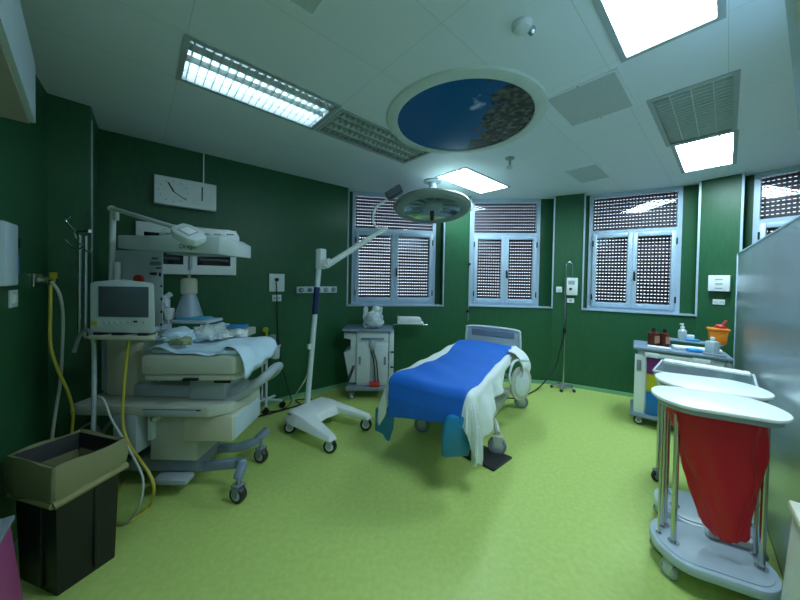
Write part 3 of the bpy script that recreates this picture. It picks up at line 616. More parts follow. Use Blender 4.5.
# ------------------------------------------------------------------ drip stand
p = at(563, 389); t = thing('drip_stand', 'thin chrome drip stand with a looped hook top against the front wall', 'drip stand', (p.x, p.y, 0))
zt_ = yy(564, 262, p.y).z
f = MB()
f.cyl((0, 0, .05), (0, 0, zt_-.12), .012); f.build('pole', 'steel', t)
f = MB(); f.tube([(0, 0, zt_-.14), (.0, 0, zt_-.04), (.03, 0, zt_), (.075, 0, zt_-.01), (.09, 0, zt_-.06), (.09, 0, zt_-.22)], .009); f.build('hook', 'chrome', t)
f = MB(); f.cyl((0, 0, .86), (0, 0, .93), .024); f.build('collar', 'black', t)
for k in range(5):
    a = k*2*PI/5+.3; f = MB(); f.tube([(0, 0, .05), (.10*math.cos(a), .10*math.sin(a), .06), (.16*math.cos(a), .16*math.sin(a), .035)], .014); lg = f.build('leg', 'grey', t)
    f = MB(); f.sph((.16*math.cos(a), .16*math.sin(a), .022), .022); f.build('wheel', 'dark', lg)
# ------------------------------------------------------------------ back cabinet trolley
p = at(364, 397); q = at(404, 392)
ct = Vector((-.42, 4.20)); t = sc_ = thing('supply_cart', 'white two-door supply cart with slate top against the wall under the left window', 'cart', (ct.x, ct.y, 0), math.radians(2))
f = MB(); f.bb(-.16, .27, -.20, .20, .20, .98, .012); body = f.build('body', 'white2', t)
f = MB(); f.prism([(-.34, .95), (-.16, .95), (-.16, .22), (-.26, .22), (-.34, .66), (-.25, .70), (-.25, .85), (-.34, .87)], -.16, .16, Matrix.Rotation(PI/2, 4, 'X'), bev=.006); f.build('side_bin', 'white2', t)
f = MB(); f.bb(-.36, .33, -.25, .23, .98, 1.01, .012); f.build('worktop', 'bluegrey', t)
f = MB(); f.bb(-.13, .24, -.215, -.20, .84, .95, .004); d_ = f.build('drawer', 'white2', t)
f = MB(); f.bb(-.10, .21, -.235, -.214, .865, .895, .006); f.build('handle', 'bluegrey', d_)
for sgn, x0, x1 in ((-1, -.155, .02), (1, .085, .265)):
    f = MB(); f.bb(x0, x1, -.215, -.20, .24, .80, .004); d_ = f.build('door', 'white2', t)
    xx = x0+.04 if sgn < 0 else x1-.04; f = MB(); f.bb(xx-.015, xx+.015, -.221, -.214, .50, .62, .006); f.build('handle', 'grey', d_)
f = MB(); f.bb(.02, .085, -.205, -.198, .24, .82); f.build('centre_recess', 'midgrey', t)
f = MB(); f.sph((.05, -.24, .80), .045, (1, .5, 1.6)); f.build('hose_holder', 'midgrey', t)
for x0, x1 in ((.03, .10), (.06, .14), (-.2, -.28), (-.18, -.26)):
    f = MB(); s_ = 1 if x0 > 0 else -1; zz = .72 if s_ > 0 else .50; f.tube([(x0, -.25, zz), ((x0+x1)/2+.01*s_, -.26, zz-.15), (x1, -.25, .27)], .008); f.build('cable', 'black', t)
f = MB(); f.bb(.28, .345, -.18, .16, .25, .95, .008).bb(.27, .29, -.1, .1, .5, .6); f.build('side_pocket', 'white2', t)
for zz in (.45, .67): 
    f = MB(); f.bb(.30, .348, -.19, -.178, zz, zz+.02); f.build('pocket_slot', 'dark', t)
f = MB(); f.bb(-.30, .30, -.28, .20, .14, .20, .02); f.build('base_shelf', 'grey', t)
f = MB(); f.bb(.02, .16, -.275, -.22, .20, .27, .012); f.build('red_box', 'red', t, label='red box on the base shelf')
for sx in (-1, 1):
    for sy in (-1, 1): caster(t, sx*.22, sy*.17-.03, .14, .055, .4*sx, 'grey', 'grey', .03)
sc_.scale = (1, 1, .945)
# wrapped equipment on top
pk = MB(); rnd = random.Random(4)
def lump(cx_, cy_, cz_, rx_, ry_, rz_, seed, n=18, amp=.22):
    r_ = random.Random(seed); b = bmesh.new(); bmesh.ops.create_icosphere(b, subdivisions=4, radius=1)
    ks = [(Vector((r_.uniform(-4, 4), r_.uniform(-4, 4), r_.uniform(-4, 4))), r_.uniform(0, 6)) for _ in range(6)]
    for v in b.verts:
        s = 1+amp*sum(math.sin(v.co.dot(k)+p_) for k, p_ in ks)/3+amp*1.3*(abs(noise.noise(v.co*2.6+Vector((seed, 0, 0))))-.25)+amp*.5*noise.noise(v.co*6+Vector((0, seed, 0))); v.co = Vector((v.co.x*rx_*s, v.co.y*ry_*s, max(v.co.z, -.7)*rz_*s))
    b.transform(Matrix.Translation((cx_, cy_, cz_))); return b
base_ = Vector((-.38, 4.15, .955)); t2 = thing('resuscitation_bag_pack', 'clear plastic wrapped breathing equipment bundled on top of the supply cart', 'wrapped equipment', base_)
f = MB(); f._add(lump(0, 0, .085, .15, .11, .12, 3, amp=.3), Matrix.Identity(4)); f._add(lump(.07, .02, .19, .075, .06, .11, 8, amp=.35), Matrix.Identity(4)); f._add(lump(-.10, 0, .17, .04, .05, .12, 5), Matrix.Identity(4)); f.build('plastic_wrap', 'wrapfilm', t2)
f = MB(); f.sph((.05, -.02, .27), .05, (1, .8, .8)).cyl((-.02, -.06, .03), (.0, -.04, .24), .022).cyl((.06, 0, .05), (.05, -.02, .22), .035); f.build('mask', 'white', t2)
f = MB(); f.tube([(-.12, -.10, .06), (-.03, -.14, .13), (.06, -.13, .10), (.13, -.09, .05)], .010).tube([(-.1, -.10, .12), (0, -.14, .06), (.1, -.12, .13)], .008); f.build('tubing', 'paleblue', t2)
# paper tray on a bracket beside the cart
p = yy(411, 323, 4.35); t = thing('swing_tray', 'small white tray on a thin bracket right of the supply cart', 'tray', (p.x, p.y, p.z))
f = MB(); f.bb(-.20, .18, -.12, .12, .0, .018, .004).bb(-.20, -.185, -.12, .12, .018, .09).bb(.13, .145, -.12, .12, .018, .07); f.build('tray', 'white', t)
f = MB(); f.bb(-.18, .13, -.11, .11, .022, .085, .01); f.build('paper_stack', 'paper', t)
f = MB(); f.tube([(-.26, -.02, -.33), (-.25, -.02, -.06), (-.22, -.02, -.02), (.24, -.02, -.02)], .008).cyl((.18, -.02, -.02), (.20, .19, -.02), .01); f.build('bracket', 'steel', t)
# ------------------------------------------------------------------ right procedure cart
ang_c = math.radians(-38.5); pc = Vector((2.77, 3.43)); t = thing('procedure_cart', 'white procedure cart with purple, yellow and blue drawers and a cluttered slate top', 'cart', (pc.x, pc.y, 0), ang_c)
CW, CD = .74, .44
f = MB(); f.bb(.02, CW-.02, .02, CD-.02, .14, .86, .01); f.build('body', 'white', t)
f = MB(); f.bb(-.01, .09, -.012, .02, .14, .82, .008); f.build('front_post', 'white', t)
for nm, z0, z1, m_ in (('purple', .62, .80, 'purple'), ('yellow', .41, .61, 'yellow'), ('blue', .15, .40, 'blued')):
    f = MB(); f.bb(.10, CW-.08, -.008, .02, z0, z1, .004); d_ = f.build('drawer', m_, t, label=nm+' drawer front')
    f = MB(); f.bb(.25, CW-.2, -.025, -.006, z1-.05, z1-.025, .005); f.build('handle', 'white2', d_)
f = MB(); f.bb(-.03, CW+.02, -.05, CD+.02, .875, .915, .018); f.build('worktop', 'bluegrey', t)
f = MB(); f.bb(.08, .20, -.05, -.01, .81, .865, .006).bb(.20, .46, -.04, -.01, .82, .86, .006).bb(.46, .60, -.05, -.01, .81, .87, .006); f.build('front_ledge', 'white', t)
f = MB(); f.bb(.008, .05, -.04, -.01, .64, .76, .006); f.build('latch', 'grey', t)
f = MB(); f.bb(CW-.03, CW+.015, -.03, CD-.04, .70, .86, .02); f.build('side_bin', 'midgrey', t)
f = MB(); f.bb(-.04, CW+.02, -.05, CD+.02, .10, .145, .02); f.build('base', 'bluegrey', t)
for lx in (.04, CW-.06):
    for ly in (.02, CD-.04): caster(t, lx, ly, .10, .050, 1.6 if lx < .2 else -.3, 'grey', 'dark', .026)
f = MB(); f.bb(.16, CW, .27, CD+.01, .975, .99, .004); sh = f.build('raised_shelf', 'bluegrey', t)
f = MB(); [f.bb(x_, x_+.02, .30, CD-.04, .915, .975) for x_ in (.18, CW-.04)]; f.build('shelf_leg', 'grey', sh)
RZ = Matrix.Rotation(ang_c, 4, 'Z')
def oncart(lx, ly, z): v = RZ @ Vector((lx, ly, 0)); return (pc.x+v.x, pc.y+v.y, z)
def bottle(loc, label, m_, capm, r, h, group=None, pump=False, square=True):
    t = thing('bottle', label, 'bottle', loc, .2, group); f = MB()
    if square: f.box((0, 0, h*.38), (2*r, 2*r, h*.76), bev=r*.35)
    else: f.lathe([(r*.9, 0), (r, .01), (r, h*.66), (r*.5, h*.8)])
    f.cyl((0, 0, h*.74), (0, 0, h*.86), r*.38); f.build('body', m_, t)
    f = MB(); f.cyl((0, 0, h*.84), (0, 0, h), r*.45)
    if pump: f.cyl((0, 0, h), (0, 0, h*1.14), r*.14).box((-.012, 0, h*1.16), (.05, .016, .014), bev=.004)
    f.build('cap', capm, t); return t
def lab(t, r, h):
    f = MB(); f.box((0, -r-.0008, h*.38), (r*1.7, .0016, h*.4)); f.build('paper_label', mat('buff_label', (.42, .20, .13), .6), t)
b = bottle(oncart(.155, .15, .915), 'brown square bottle with black cap, the left one of the pair on the procedure cart', 'brown', 'black', .042, .21); lab(b, .042, .21)
b = bottle(oncart(.255, .19, .915), 'brown bottle with black cap, the right one of the pair on the procedure cart', 'brown', 'black', .036, .205); lab(b, .036, .205)
bottle(oncart(.42, .37, .99), 'clear pump dispenser bottle behind the brown bottles on the raised shelf', 'bottle', 'white', .040, .16, pump=True, square=False)
bottle(oncart(.63, .12, .915), 'white squat bottle with round cap in front of the orange sharps bin', 'bottle', 'white', .044, .17)
t = thing('sharps_bin', 'orange sharps bin with a red lid flap on the right end of the raised shelf', 'sharps bin', oncart(.70, .33, .99), ang_c)
f = MB(); f.prism([(-.06, -.05), (.06, -.05), (.06, .05), (-.06, .05)], 0, .15, top=[(-.075, -.06), (.075, -.06), (.075, .06), (-.075, .06)], bev=.008); f.build('body', 'orange', t)
f = MB(); f.bb(-.085, .085, -.07, .07, .15, .175, .008); f.build('lid', 'orange', t)
f = MB(); f.lathe([(.045, .172), (.045, .20), (.03, .215)], c=(.02, 0, 0)).box((.045, 0, .235), (.012, .07, .07), ry=.5, bev=.004); f.build('flap', 'red', t)
def slab(name, label, cat, loc, d, rz, m_, group=None, bev=.003):
    f = MB(); f.box((0, 0, d[2]/2), d, bev=min(bev, d[2]*.4)); o = f.build(name, m_); o.location = loc; o.rotation_euler = (0, 0, rz); return tag(o, label, cat, group)
slab('paper_packet', 'flat white packet in front of the brown bottles', 'packet', oncart(.20, .02, .915), (.20, .09, .018), ang_c-.1, 'paper')
slab('paper_packet', 'white folded packet right of the brown bottles', 'packet', oncart(.40, .15, .915), (.16, .13, .035), ang_c+.2, 'paper', bev=.01)
slab('syringe_packet', 'bright blue wrapped packet in the middle of the procedure cart top', 'packet', oncart(.49, .06, .915), (.12, .09, .032), ang_c+.4, 'bluepack', bev=.012)
slab('paper_tray', 'long white paper tray in the middle right of the procedure cart top', 'tray', oncart(.585, .20, .915), (.26, .12, .03), ang_c-.05, 'paper', bev=.01)
slab('syringe_packet', 'bright blue wrapped packet lying on the raised shelf', 'packet', oncart(.50, .34, .99), (.12, .06, .025), ang_c, 'bluepack', bev=.01)
slab('gauze_box', 'white box on the raised shelf beside the orange bin', 'box', oncart(.47, .415, .99), (.11, .05, .06), ang_c, 'paper')
slab('instrument_dish', 'dark grey shallow dish at the front right of the procedure cart top', 'dish', oncart(.63, .0, .915), (.17, .07, .014), ang_c-.1, 'grey', bev=.006)
t = thing('small_jar', 'small jar with a navy lid left of the white bottle on the cart', 'jar', oncart(.575, .115, .945)); bpy.data.objects.remove(t)
# ------------------------------------------------------------------ bassinet
ab = A42; bo = Vector((2.10, 2.42)); t = thing('bassinet', 'clear acrylic baby bassinet with white mattress on a chrome stand behind the trolleys', 'bassinet', (bo.x, bo.y, 0), ab)
bx, by = .50, .55
def tub(z0, z1, ins):
    b = bmesh.new(); lo = [(ins, -by+ins), (bx-ins, -by+ins), (bx-ins, -ins), (ins, -ins)]; hi = [(0, -by), (bx, -by), (bx, 0), (0, 0)]
    L_ = [b.verts.new((*p_, z0)) for p_ in lo]; U_ = [b.verts.new((*p_, z1)) for p_ in hi]; b.faces.new(L_)
    for k in range(4): b.faces.new((L_[k], L_[(k+1) % 4], U_[(k+1) % 4], U_[k]))
    return b
f = MB(); f._add(tub(.68, .93, .06), Matrix.Identity(4)); f.build('tub', 'acrylic', t, smooth=False, solid=.005)
f = MB(); f.tube([(0, -by, .93), (bx, -by, .93)], .007, smooth=False).tube([(bx, -by, .93), (bx, 0, .93)], .007, smooth=False).tube([(bx, 0, .93), (0, 0, .93)], .007, smooth=False).tube([(0, 0, .93), (0, -by, .93)], .007, smooth=False); f.build('rim', 'white2', t)
f = MB(); f.bb(.09, bx-.09, -by+.09, -.09, .69, .78, .025); f.build('mattress', 'sheet', t)
f = MB(); f.bb(bx-.13, bx-.01, -by+.02, -.02, .938, .955, .006); f.build('cover_sheet', 'paper', t)
for lx in (.06, bx-.06):
    for ly in (-by+.04, -.04):
        f = MB(); f.cyl((lx, ly, .10), (lx, ly, .68), .012); f.build('leg', 'steel', t); caster(t, lx, ly, .11, .045, .8, 'grey', 'black', .026, 'grey')
f = MB(); f.cyl((.06, -by+.04, .14), (bx-.06, -by+.04, .14), .012).cyl((.06, -.04, .14), (bx-.06, -.04, .14), .012).cyl((.06, -by+.04, .66), (bx-.06, -by+.04, .66), .012).cyl((.06, -.04, .66), (bx-.06, -.04, .66), .012).cyl((.06, -by+.04, .66), (.06, -.04, .66), .012).cyl((bx-.06, -by+.04, .66), (bx-.06, -.04, .66), .012); f.build('stand_frame', 'steel', t)
# ------------------------------------------------------------------ laundry trolleys
def pill(a, b_, n=14):
    P = []; h = a-b_*.80
    for sg in (1, -1):
        for k in range(2*n+1):
            th = -PI/2+PI*k/(2*n); P.append((sg*(h+b_*.80*math.cos(th)), sg*b_*math.sin(th)))
    return P
def laundry(loc, rz, label, bag=True):
    t = thing('laundry_trolley', label, 'trolley', (*loc, 0), rz, None)
    a, b_ = .265, .180
    f = MB(); f.prism(pill(a+.005, b_), .985, 1.005, bev=.006); f.build('lid', mat('white_lid', (.90, .92, .92), .35), t)
    f = MB(); f.prism(pill(a-.02, b_-.02), .955, .983, bev=.004); f.build('bag_ring', 'midgrey', t)
    f = MB(); f.prism(pill(a-.01, b_+.005), .115, .165, bev=.016); f.prism(pill(a-.03, b_-.02), .165, .171, bev=.002); f.build('base', 'paleblue', t)
    for (lx, ly, r_) in ((-a+.10, -.04, .013), (-a+.045, .00, .007), (-a+.08, .07, .007), (a-.075, -.03, .013), (a-.06, .06, .009), (-a+.10, .10, .012)):
        f = MB(); f.cyl((lx, ly, .165), (lx, ly, .96), r_); f.cyl((lx, ly, .168), (lx, ly, .178), r_*2); f.build('post', 'steel', t)
    for (lx, ly) in ((-a+.07, -.09), (a-.06, -.09), (a-.06, .09), (-a+.07, .09)): caster(t, lx, ly, .12, .042, .9, 'white2', 'midgrey', .028)
    return t
la = laundry((1.755, 1.625), math.atan2(-.27, .51)+.03, 'front white-lidded laundry trolley holding a red bag, grey wheeled base')
lb = laundry((2.02, 1.905), math.atan2(-.27, .51)+.05, 'rear white-lidded laundry trolley half hidden behind the one with the red bag')
def redbag(a, b_, z0, z1, sq, shift, seed):
    ph = random.Random(seed)
    def fn(u, v):
        th = 2*PI*u; z = z1+(z0-z1)*v; k = 1-sq*v**1.15; c_, s_ = math.cos(th), math.sin(th)
        r = 1+.07*math.sin(5*th+3*v+1)*v+.05*math.sin(9*th-5*v)*min(1, v*3)+.04*math.sin(3*th+7*v)
        if v > .93: k *= 1-(v-.93)*6
        nz = noise.noise(Vector((c_*1.6, s_*1.6, z*5+seed)))*.10*min(1, v*4)+noise.noise(Vector((c_*4, s_*4, z*11)))*.04*min(1, v*4); r += nz; return (a*k*r*abs(c_)**.8*(1 if c_ > 0 else -1)+shift*v, b_*(1-sq*.6*v)*r*s_*(1 if v < .95 else .6), z)
    return grid_mesh(64, 40, fn)
bg = redbag(.205, .125, .265, .958, .60, .055, 3); o = bg.build('laundry_bag', 'redbag', None); o.location = la.location; o.rotation_euler = la.rotation_euler; tag(o, 'translucent red laundry bag hanging under the front trolley lid', 'bag')
# papers/cloth on the front trolley base
f = MB(); f.box((0, 0, .02), (.20, .05, .04), bev=.008); o = f.build('folded_liner', 'paper'); R_l = Matrix.Rotation(la.rotation_euler.z, 4, 'Z') @ Vector((.13, .12, 0)); o.location = (la.location.x+R_l.x, la.location.y+R_l.y, .171); o.rotation_euler = (0, 0, la.rotation_euler.z); tag(o, 'folded white liner lying on the front trolley base behind the red bag', 'liner')
# cream bin at the lower right edge
p0 = at(800, 488, .86); 
t = thing('cream_bin', 'pale cream floor bin cut off by the lower right edge', 'bin', (1.592, .90, 0), math.atan2(pd.y, pd.x))
f = MB(); f.prism([(-.22, .02), (.04, .02), (.04, .26), (-.22, .26)], 0, .84, top=[(-.20, .03), (-.0, .03), (-.0, .22), (-.20, .22)], bev=.01); f.build('body', 'beige', t)
f = MB(); f.bb(-.22, .01, .02, .23, .84, .87, .008); f.build('lid', 'cream', t)
f = MB(); f.bb(-.12, -.06, .262, .264, .2, .4); bpy.data.objects.remove(f.build('slot', 'grey', t))
# ------------------------------------------------------------------ black waste bin with bag
Rn = [Vector((-1.70, 1.45)), Vector((-1.60, 1.70)), Vector((-1.945, 1.79)), Vector((-2.045, 1.545))]; cb = sum(Rn, Vector((0, 0)))/4
t = thing('waste_bin', 'tall black waste bin lined with a beige plastic bag in the left corner', 'waste bin', (cb.x, cb.y, 0))
def sc(k): return [tuple((v-cb)*k) for v in Rn]
b = bmesh.new()
L1 = [(.86, 0), (.97, .66), (1.0, .68), (.94, .68), (.84, .03)]
R = [[b.verts.new((*p_, z)) for p_ in sc(k)] for k, z in L1]
for i in range(len(R)-1):
    for k in range(4): b.faces.new((R[i][k], R[i][(k+1) % 4], R[i+1][(k+1) % 4], R[i+1][k]))
b.faces.new(R[0][::-1]); b.faces.new(R[-1]); bmesh.ops.recalc_face_normals(b, faces=b.faces[:])
f = MB(); f._add(b, Matrix.Identity(4), .012); f.build('bin_body', 'binblack', t)
f = MB()
for k in range(4):
    p_ = Vector(sc(.87)[k]); q_ = Vector(sc(.87)[(k+1) % 4]); m_ = (p_+q_)/2
for i, k in ((0, 1), (3, 0)):
    p_ = Vector(sc(.915)[i]); q_ = Vector(sc(.915)[k]); m_ = p_+(q_-p_)*.62; dd = q_-p_
    f.box((m_.x, m_.y, .28), (dd.length*.10, .018, .50), rz=math.atan2(dd.y, dd.x), bev=.006)
f.build('side_rib', 'binblack', t)
def bagfn(u, v):
    P = [Vector(p_) for p_ in sc(1.0)]; s = u*4; i = int(s) % 4; fr = s-int(s)
    if u >= 1: i, fr = 0, 0
    p_ = P[i].lerp(P[(i+1) % 4], fr); rd = .012*math.sin(u*40)+.008*math.sin(u*73+v*5)
    dirn = p_.normalized()
    low = [.50, .535, .52, .47][i]*(1-fr)+[.50, .535, .52, .47][(i+1) % 4]*fr
    if v < .35:
        k = v/.35; return ((p_*(.80+.20*k)).x, (p_*(.80+.20*k)).y, .36+.335*k)
    k = (v-.35)/.65; o_ = .012+.006*k+rd*k*.4+(.012*math.sin(k*PI))
    return (p_.x+dirn.x*o_, p_.y+dirn.y*o_, .695+(low-.695)*k+.006*math.sin(u*31))
g_ = grid_mesh(97, 22, bagfn); o = g_.build('bin_liner', 'binbag', None, solid=.003); o.location = t.location; tag(o, 'beige plastic liner bag folded over the rim of the black bin', 'bin liner')
def rollfn():
    P = [Vector(p_) for p_ in sc(1.0)]; pts = []
    for i in (3, 0, 1):
        low = [.50, .535, .52, .47][i]; p_ = P[i]+P[i].normalized()*(.022 if i != 3 else .0); pts.append((p_.x, p_.y, low))
    return pts
f = MB(); pts = rollfn(); f.tube([pts[0], pts[1]], .016, smooth=False).tube([pts[1], pts[2]], .020, smooth=False); o2 = f.build('rolled_edge', mat('rolled_bag_edge', (.27, .26, .12), .5), o)
# magenta container at lower-left
p0 = at(18, 598, .0)
t = thing('magenta_container', 'magenta plastic container cut off by the lower left corner', 'container', (-1.66, 1.11, 0), math.atan2(-1.26, 1.04))
f = MB(); f.prism([(.0, .03), (.30, .03), (.30, .18), (.0, .18)], 0, .66, top=[(.05, .03), (.27, .03), (.27, .13), (.05, .13)], bev=.01); f.build('body', 'magenta', t)
f = MB(); f.bb(.04, .28, .02, .14, .66, .68, .008); f.build('lid', 'grey', t)
# ------------------------------------------------------------------ infant warmer
WX, WY = -1.75, 2.38
t = thing('infant_warmer', 'large wheeled infant resuscitation warmer with overhead heater along the left wall', 'infant warmer', (WX, WY, 0)); wm = t
def L(x_, y_, Y): p_ = yy(x_, y_, Y); return Vector((p_.x-WX, p_.y-WY, p_.z))
# legs
for pts in ([L(150, 466, 2.30), L(205, 466, 2.28), L(238, 463, 2.26), L(243, 464, 2.2), L(238, 478, 2.14)], [L(150, 452, 2.46), L(205, 450, 2.50), L(240, 447, 2.53), L(256, 441, 2.58), L(267, 430, 2.66)]):
    f = MB(); pts = [Vector((p_.x, p_.y, max(p_.z, .16))) for p_ in pts]
    for i in range(len(pts)-1):
        d_ = pts[i+1]-pts[i]; m_ = (pts[i]+pts[i+1])/2
        f.box(m_, (d_.length+.02, .055, .065), rz=math.atan2(d_.y, d_.x), ry=-math.atan2(d_.z, d_.xy.length), bev=.012)
    f.build('base_leg', 'bluegrey', t)
for (x_, y_, z_) in ((238, 502, .18), (261, 462, .22)):
    g_ = at(x_, y_); caster(t, g_.x-WX, g_.y-WY, z_, .062, 1.25, 'grey', 'dark', .05, 'midgrey')
for (X_, Y_) in ((-2.25, 2.20), (-2.25, 2.62)): caster(t, X_-WX, Y_-WY, .17, .062, .3, 'grey', 'dark', .05, 'midgrey')
f = MB(); f.bb(-.55, .22, -.14, .16, .13, .24, .02).bb(-.56, -.44, -.20, .26, .14, .22, .015); f.build('base', 'grey', t)
f = MB(); f.bb(-.05, .20, -.14, -.24, .10, .14, .01); f.build('pedal', 'midgrey', t)
# lower cabinet and drawer
f = MB(); f.bb(-.12, .235, -.17, .18, .24, .62, .012); f.build('lower_cabinet', 'beige', t)
f = MB(); f.bb(.17, .53, -.22, .22, .42, .615, .01); d_ = f.build('drawer', 'cream', t)
f = MB(); f.bb(.522, .54, -.20, .20, .43, .60, .006); f.build('drawer_front', 'paleblue', d_)
# deck
dk = [(-.62, -.27), (.38, -.27), (.50, -.20), (.56, .0), (.56, .14), (.48, .30), (-.50, .30), (-.62, .26)]
f = MB(); f.prism(dk, .62, .70, bev=.014); f.build('deck', 'beige', t)
f = MB(); f.bb(-.08, .30, -.278, -.262, .635, .675, .004); f.build('pull_out_board', 'midgrey', t)
f = MB(); f.bb(-.085, .33, -.274, -.268, .670, .679); f.build('board_slot', 'dark', t, smooth=False)
f = MB(); f.tube([(.42, -.12, .68), (.56, -.12, .74), (.68, -.10, .84), (.72, -.04, .88), (.72, .06, .89), (.70, .20, .86), (.60, .28, .76), (.44, .26, .68)], .035, n=12); f.build('push_handle', 'midgrey', t)
# column
f = MB(); f.prism([(-.52, -.10), (-.28, -.10), (-.28, .12), (-.52, .12)], .70, 1.30, bev=.01); f.build('column', 'cream', t)
f = MB(); f.bb(-.56, -.535, -.08, .10, .72, 1.25, .004).bb(-.60, -.585, -.06, .08, .72, 1.25, .004); f.build('column_rail', 'midgrey', t)
# tower with controls
f = MB(); A_ = L(119, 250, 2.42); B_ = L(164, 252, 2.30); f.prism([(A_.x, -.0), (B_.x-.14, -.05), (B_.x, -.09), (B_.x-.19, .15), (A_.x-.1, .18)], 1.0, 1.84, bev=.008); tw = f.build('control_tower', 'white2', t)
fx0, fx1 = B_.x-.14, B_.x; dirx = Vector((fx1-fx0, -.04)).normalized(); rzt = math.atan2(dirx.y, dirx.x)
def on_tower(u, z_, w_, h_, nm, m_, d_=.006):
    px_ = fx0+(fx1-fx0)*u; py_ = -.05-.04*u; f = MB(); f.box((px_, py_-.004, z_), (w_, d_, h_), rz=rzt); f.build(nm, m_, tw)
on_tower(.45, 1.775, .06, .012, 'display', 'label'); on_tower(.5, 1.735, .11, .030, 'display', 'bluegrey')
on_tower(.7, 1.70, .05, .012, 'display', 'label'); on_tower(.15, 1.655, .014, .02, 'button', 'dark'); on_tower(.42, 1.655, .045, .022, 'button', 'dark'); on_tower(.82, 1.65, .018, .03, 'button', 'dark')
for z_ in (1.56, 1.46, 1.36, 1.26, 1.16): on_tower(.93, z_, .012, .02, 'button', 'dark')
f = MB(); p_ = L(138, 279, 2.32); f.cyl((p_.x, -.045, p_.z), (p_.x, -.065, p_.z), .034); f.build('alarm_dial', 'red', tw, label='red dial')
# heater head
hl, hr = L(121, 249, 2.28), L(249, 252, 2.25); zb, zm, zt_ = 1.825, 1.93, 2.0
x0, x1 = hl.x, hr.x-.115
b = bmesh.new()
rings = []
for x_, y0_, y1_, zlo, zhi in ((x0, -.13, .17, 1.845, 1.945), (x1-.10, -.15, .19, zb-.015, zm+.015), (x1, -.09, .13, zb-.025, zm-.03)):
    rings.append([b.verts.new(v) for v in ((x_, y0_, zlo), (x_, y1_, zlo), (x_, y1_, zhi), (x_, y0_, zhi))])
for i in range(2):
    for k in range(4): b.faces.new((rings[i][k], rings[i][(k+1) % 4], rings[i+1][(k+1) % 4], rings[i+1][k]))
b.faces.new(rings[0][::-1]); b.faces.new(rings[-1]); bmesh.ops.recalc_face_normals(b, faces=b.faces[:])
f = MB(); f._add(b, Matrix.Identity(4), .008); hh = f.build('heater_head', 'white2', t)
f = MB(); f.prism([(-.09, 0), (.12, 0), (.12, .05), (.07, .085), (-.04, .085), (-.09, .05)], x0+.28, x1-.09, Matrix(((0, 0, 1, 0), (1, 0, 0, 0), (0, 1, 0, 1.93), (0, 0, 0, 1))), bev=.012); f.build('heater_cover', 'white', hh)
f = MB()
for k in range(6): f.box((x0+.36+k*.095, -.088, 1.968), (.055, .012, .010))
f.build('vent_slot', 'midgrey', hh, smooth=False)
f = MB(); f.bb(x0+.35, x1-.12, -.10, .13, 1.808, 1.815, .002); f.build('heater_grille', 'midgrey', hh)
letters('Dräger', .050, Matrix.Translation((x0+.555, -.146, 1.865)) @ Matrix.Rotation(PI/2, 4, 'X'), 'label', hh)
# bed tray and mattress
f = MB(); ty = [(-.08, -.30), (.56, -.26), (.60, -.20), (.60, .24), (.56, .30), (-.08, .30)]
f.prism(ty, .93, 1.07, bev=.02); f.prism([(.26+(x_-.26)*.97, y_*.95) for x_, y_ in ty], .885, .93, bev=.012); f.build('bed_tray', 'beige', t)
f = MB(); f.bb(.16, .44, -.16, .20, .70, .885, .02).bb(-.30, .30, -.12, .16, .70, .80, .02); f.build('tray_support', 'midgrey', t)
f = MB(); f.bb(.22, .32, -.305, -.28, .90, .915); f.build('tray_latch', 'black', t)
f = MB(); f.bb(.36, .48, -.17, -.155, .84, .86); f.build('tray_latch', 'black', t)
f = MB(); f.bb(-.06, .57, -.24, .26, 1.07, 1.105, .015); f.build('mattress', 'sheetblue', t)
# side tray behind and its bracket
f = MB(); f.bb(-.06, .30, .38, .60, 1.07, 1.14, .01).bb(.0, .28, .28, .39, 1.03, 1.06, .004); f.build('side_tray', 'beige', t)
f = MB(); p_ = L(205, 321, 2.62); f.bb(p_.x-.22, p_.x+.10, .12, .34, 1.235, 1.262, .006).bb(-.34, p_.x-.2, .12, .16, 1.235, 1.255); f.build('accessory_shelf', 'paleblue', t)
# hook pole
f = MB()
for x_, Y_ in ((80, 2.15), (86, 2.12)):
    a_ = L(x_, 236, Y_); b_ = L(x_-1, 338, Y_); f.cyl(a_, b_, .010)
a_ = L(78, 232, 2.14); b_ = L(90, 231, 2.12); f.cyl(a_, b_, .012); f.cyl(L(80, 338, 2.15), L(92, 338, 2.1), .012); f.build('hook_pole', 'steel', t)
f = MB()
f.tube([L(80, 236, 2.14), L(72, 228, 2.14), L(68, 224, 2.14), L(66, 220, 2.14), L(70, 217, 2.14)], .007)
f.tube([L(86, 247, 2.12), L(76, 249, 2.12), L(70, 245, 2.12), L(65, 240, 2.12)], .007).tube([L(86, 246, 2.12), L(80, 244, 2.13), L(76, 238, 2.14), L(74, 231, 2.14)], .006).tube([L(84, 249, 2.12), L(90, 252, 2.1), L(92, 246, 2.1)], .006); f.build('hook', 'chrome', t)
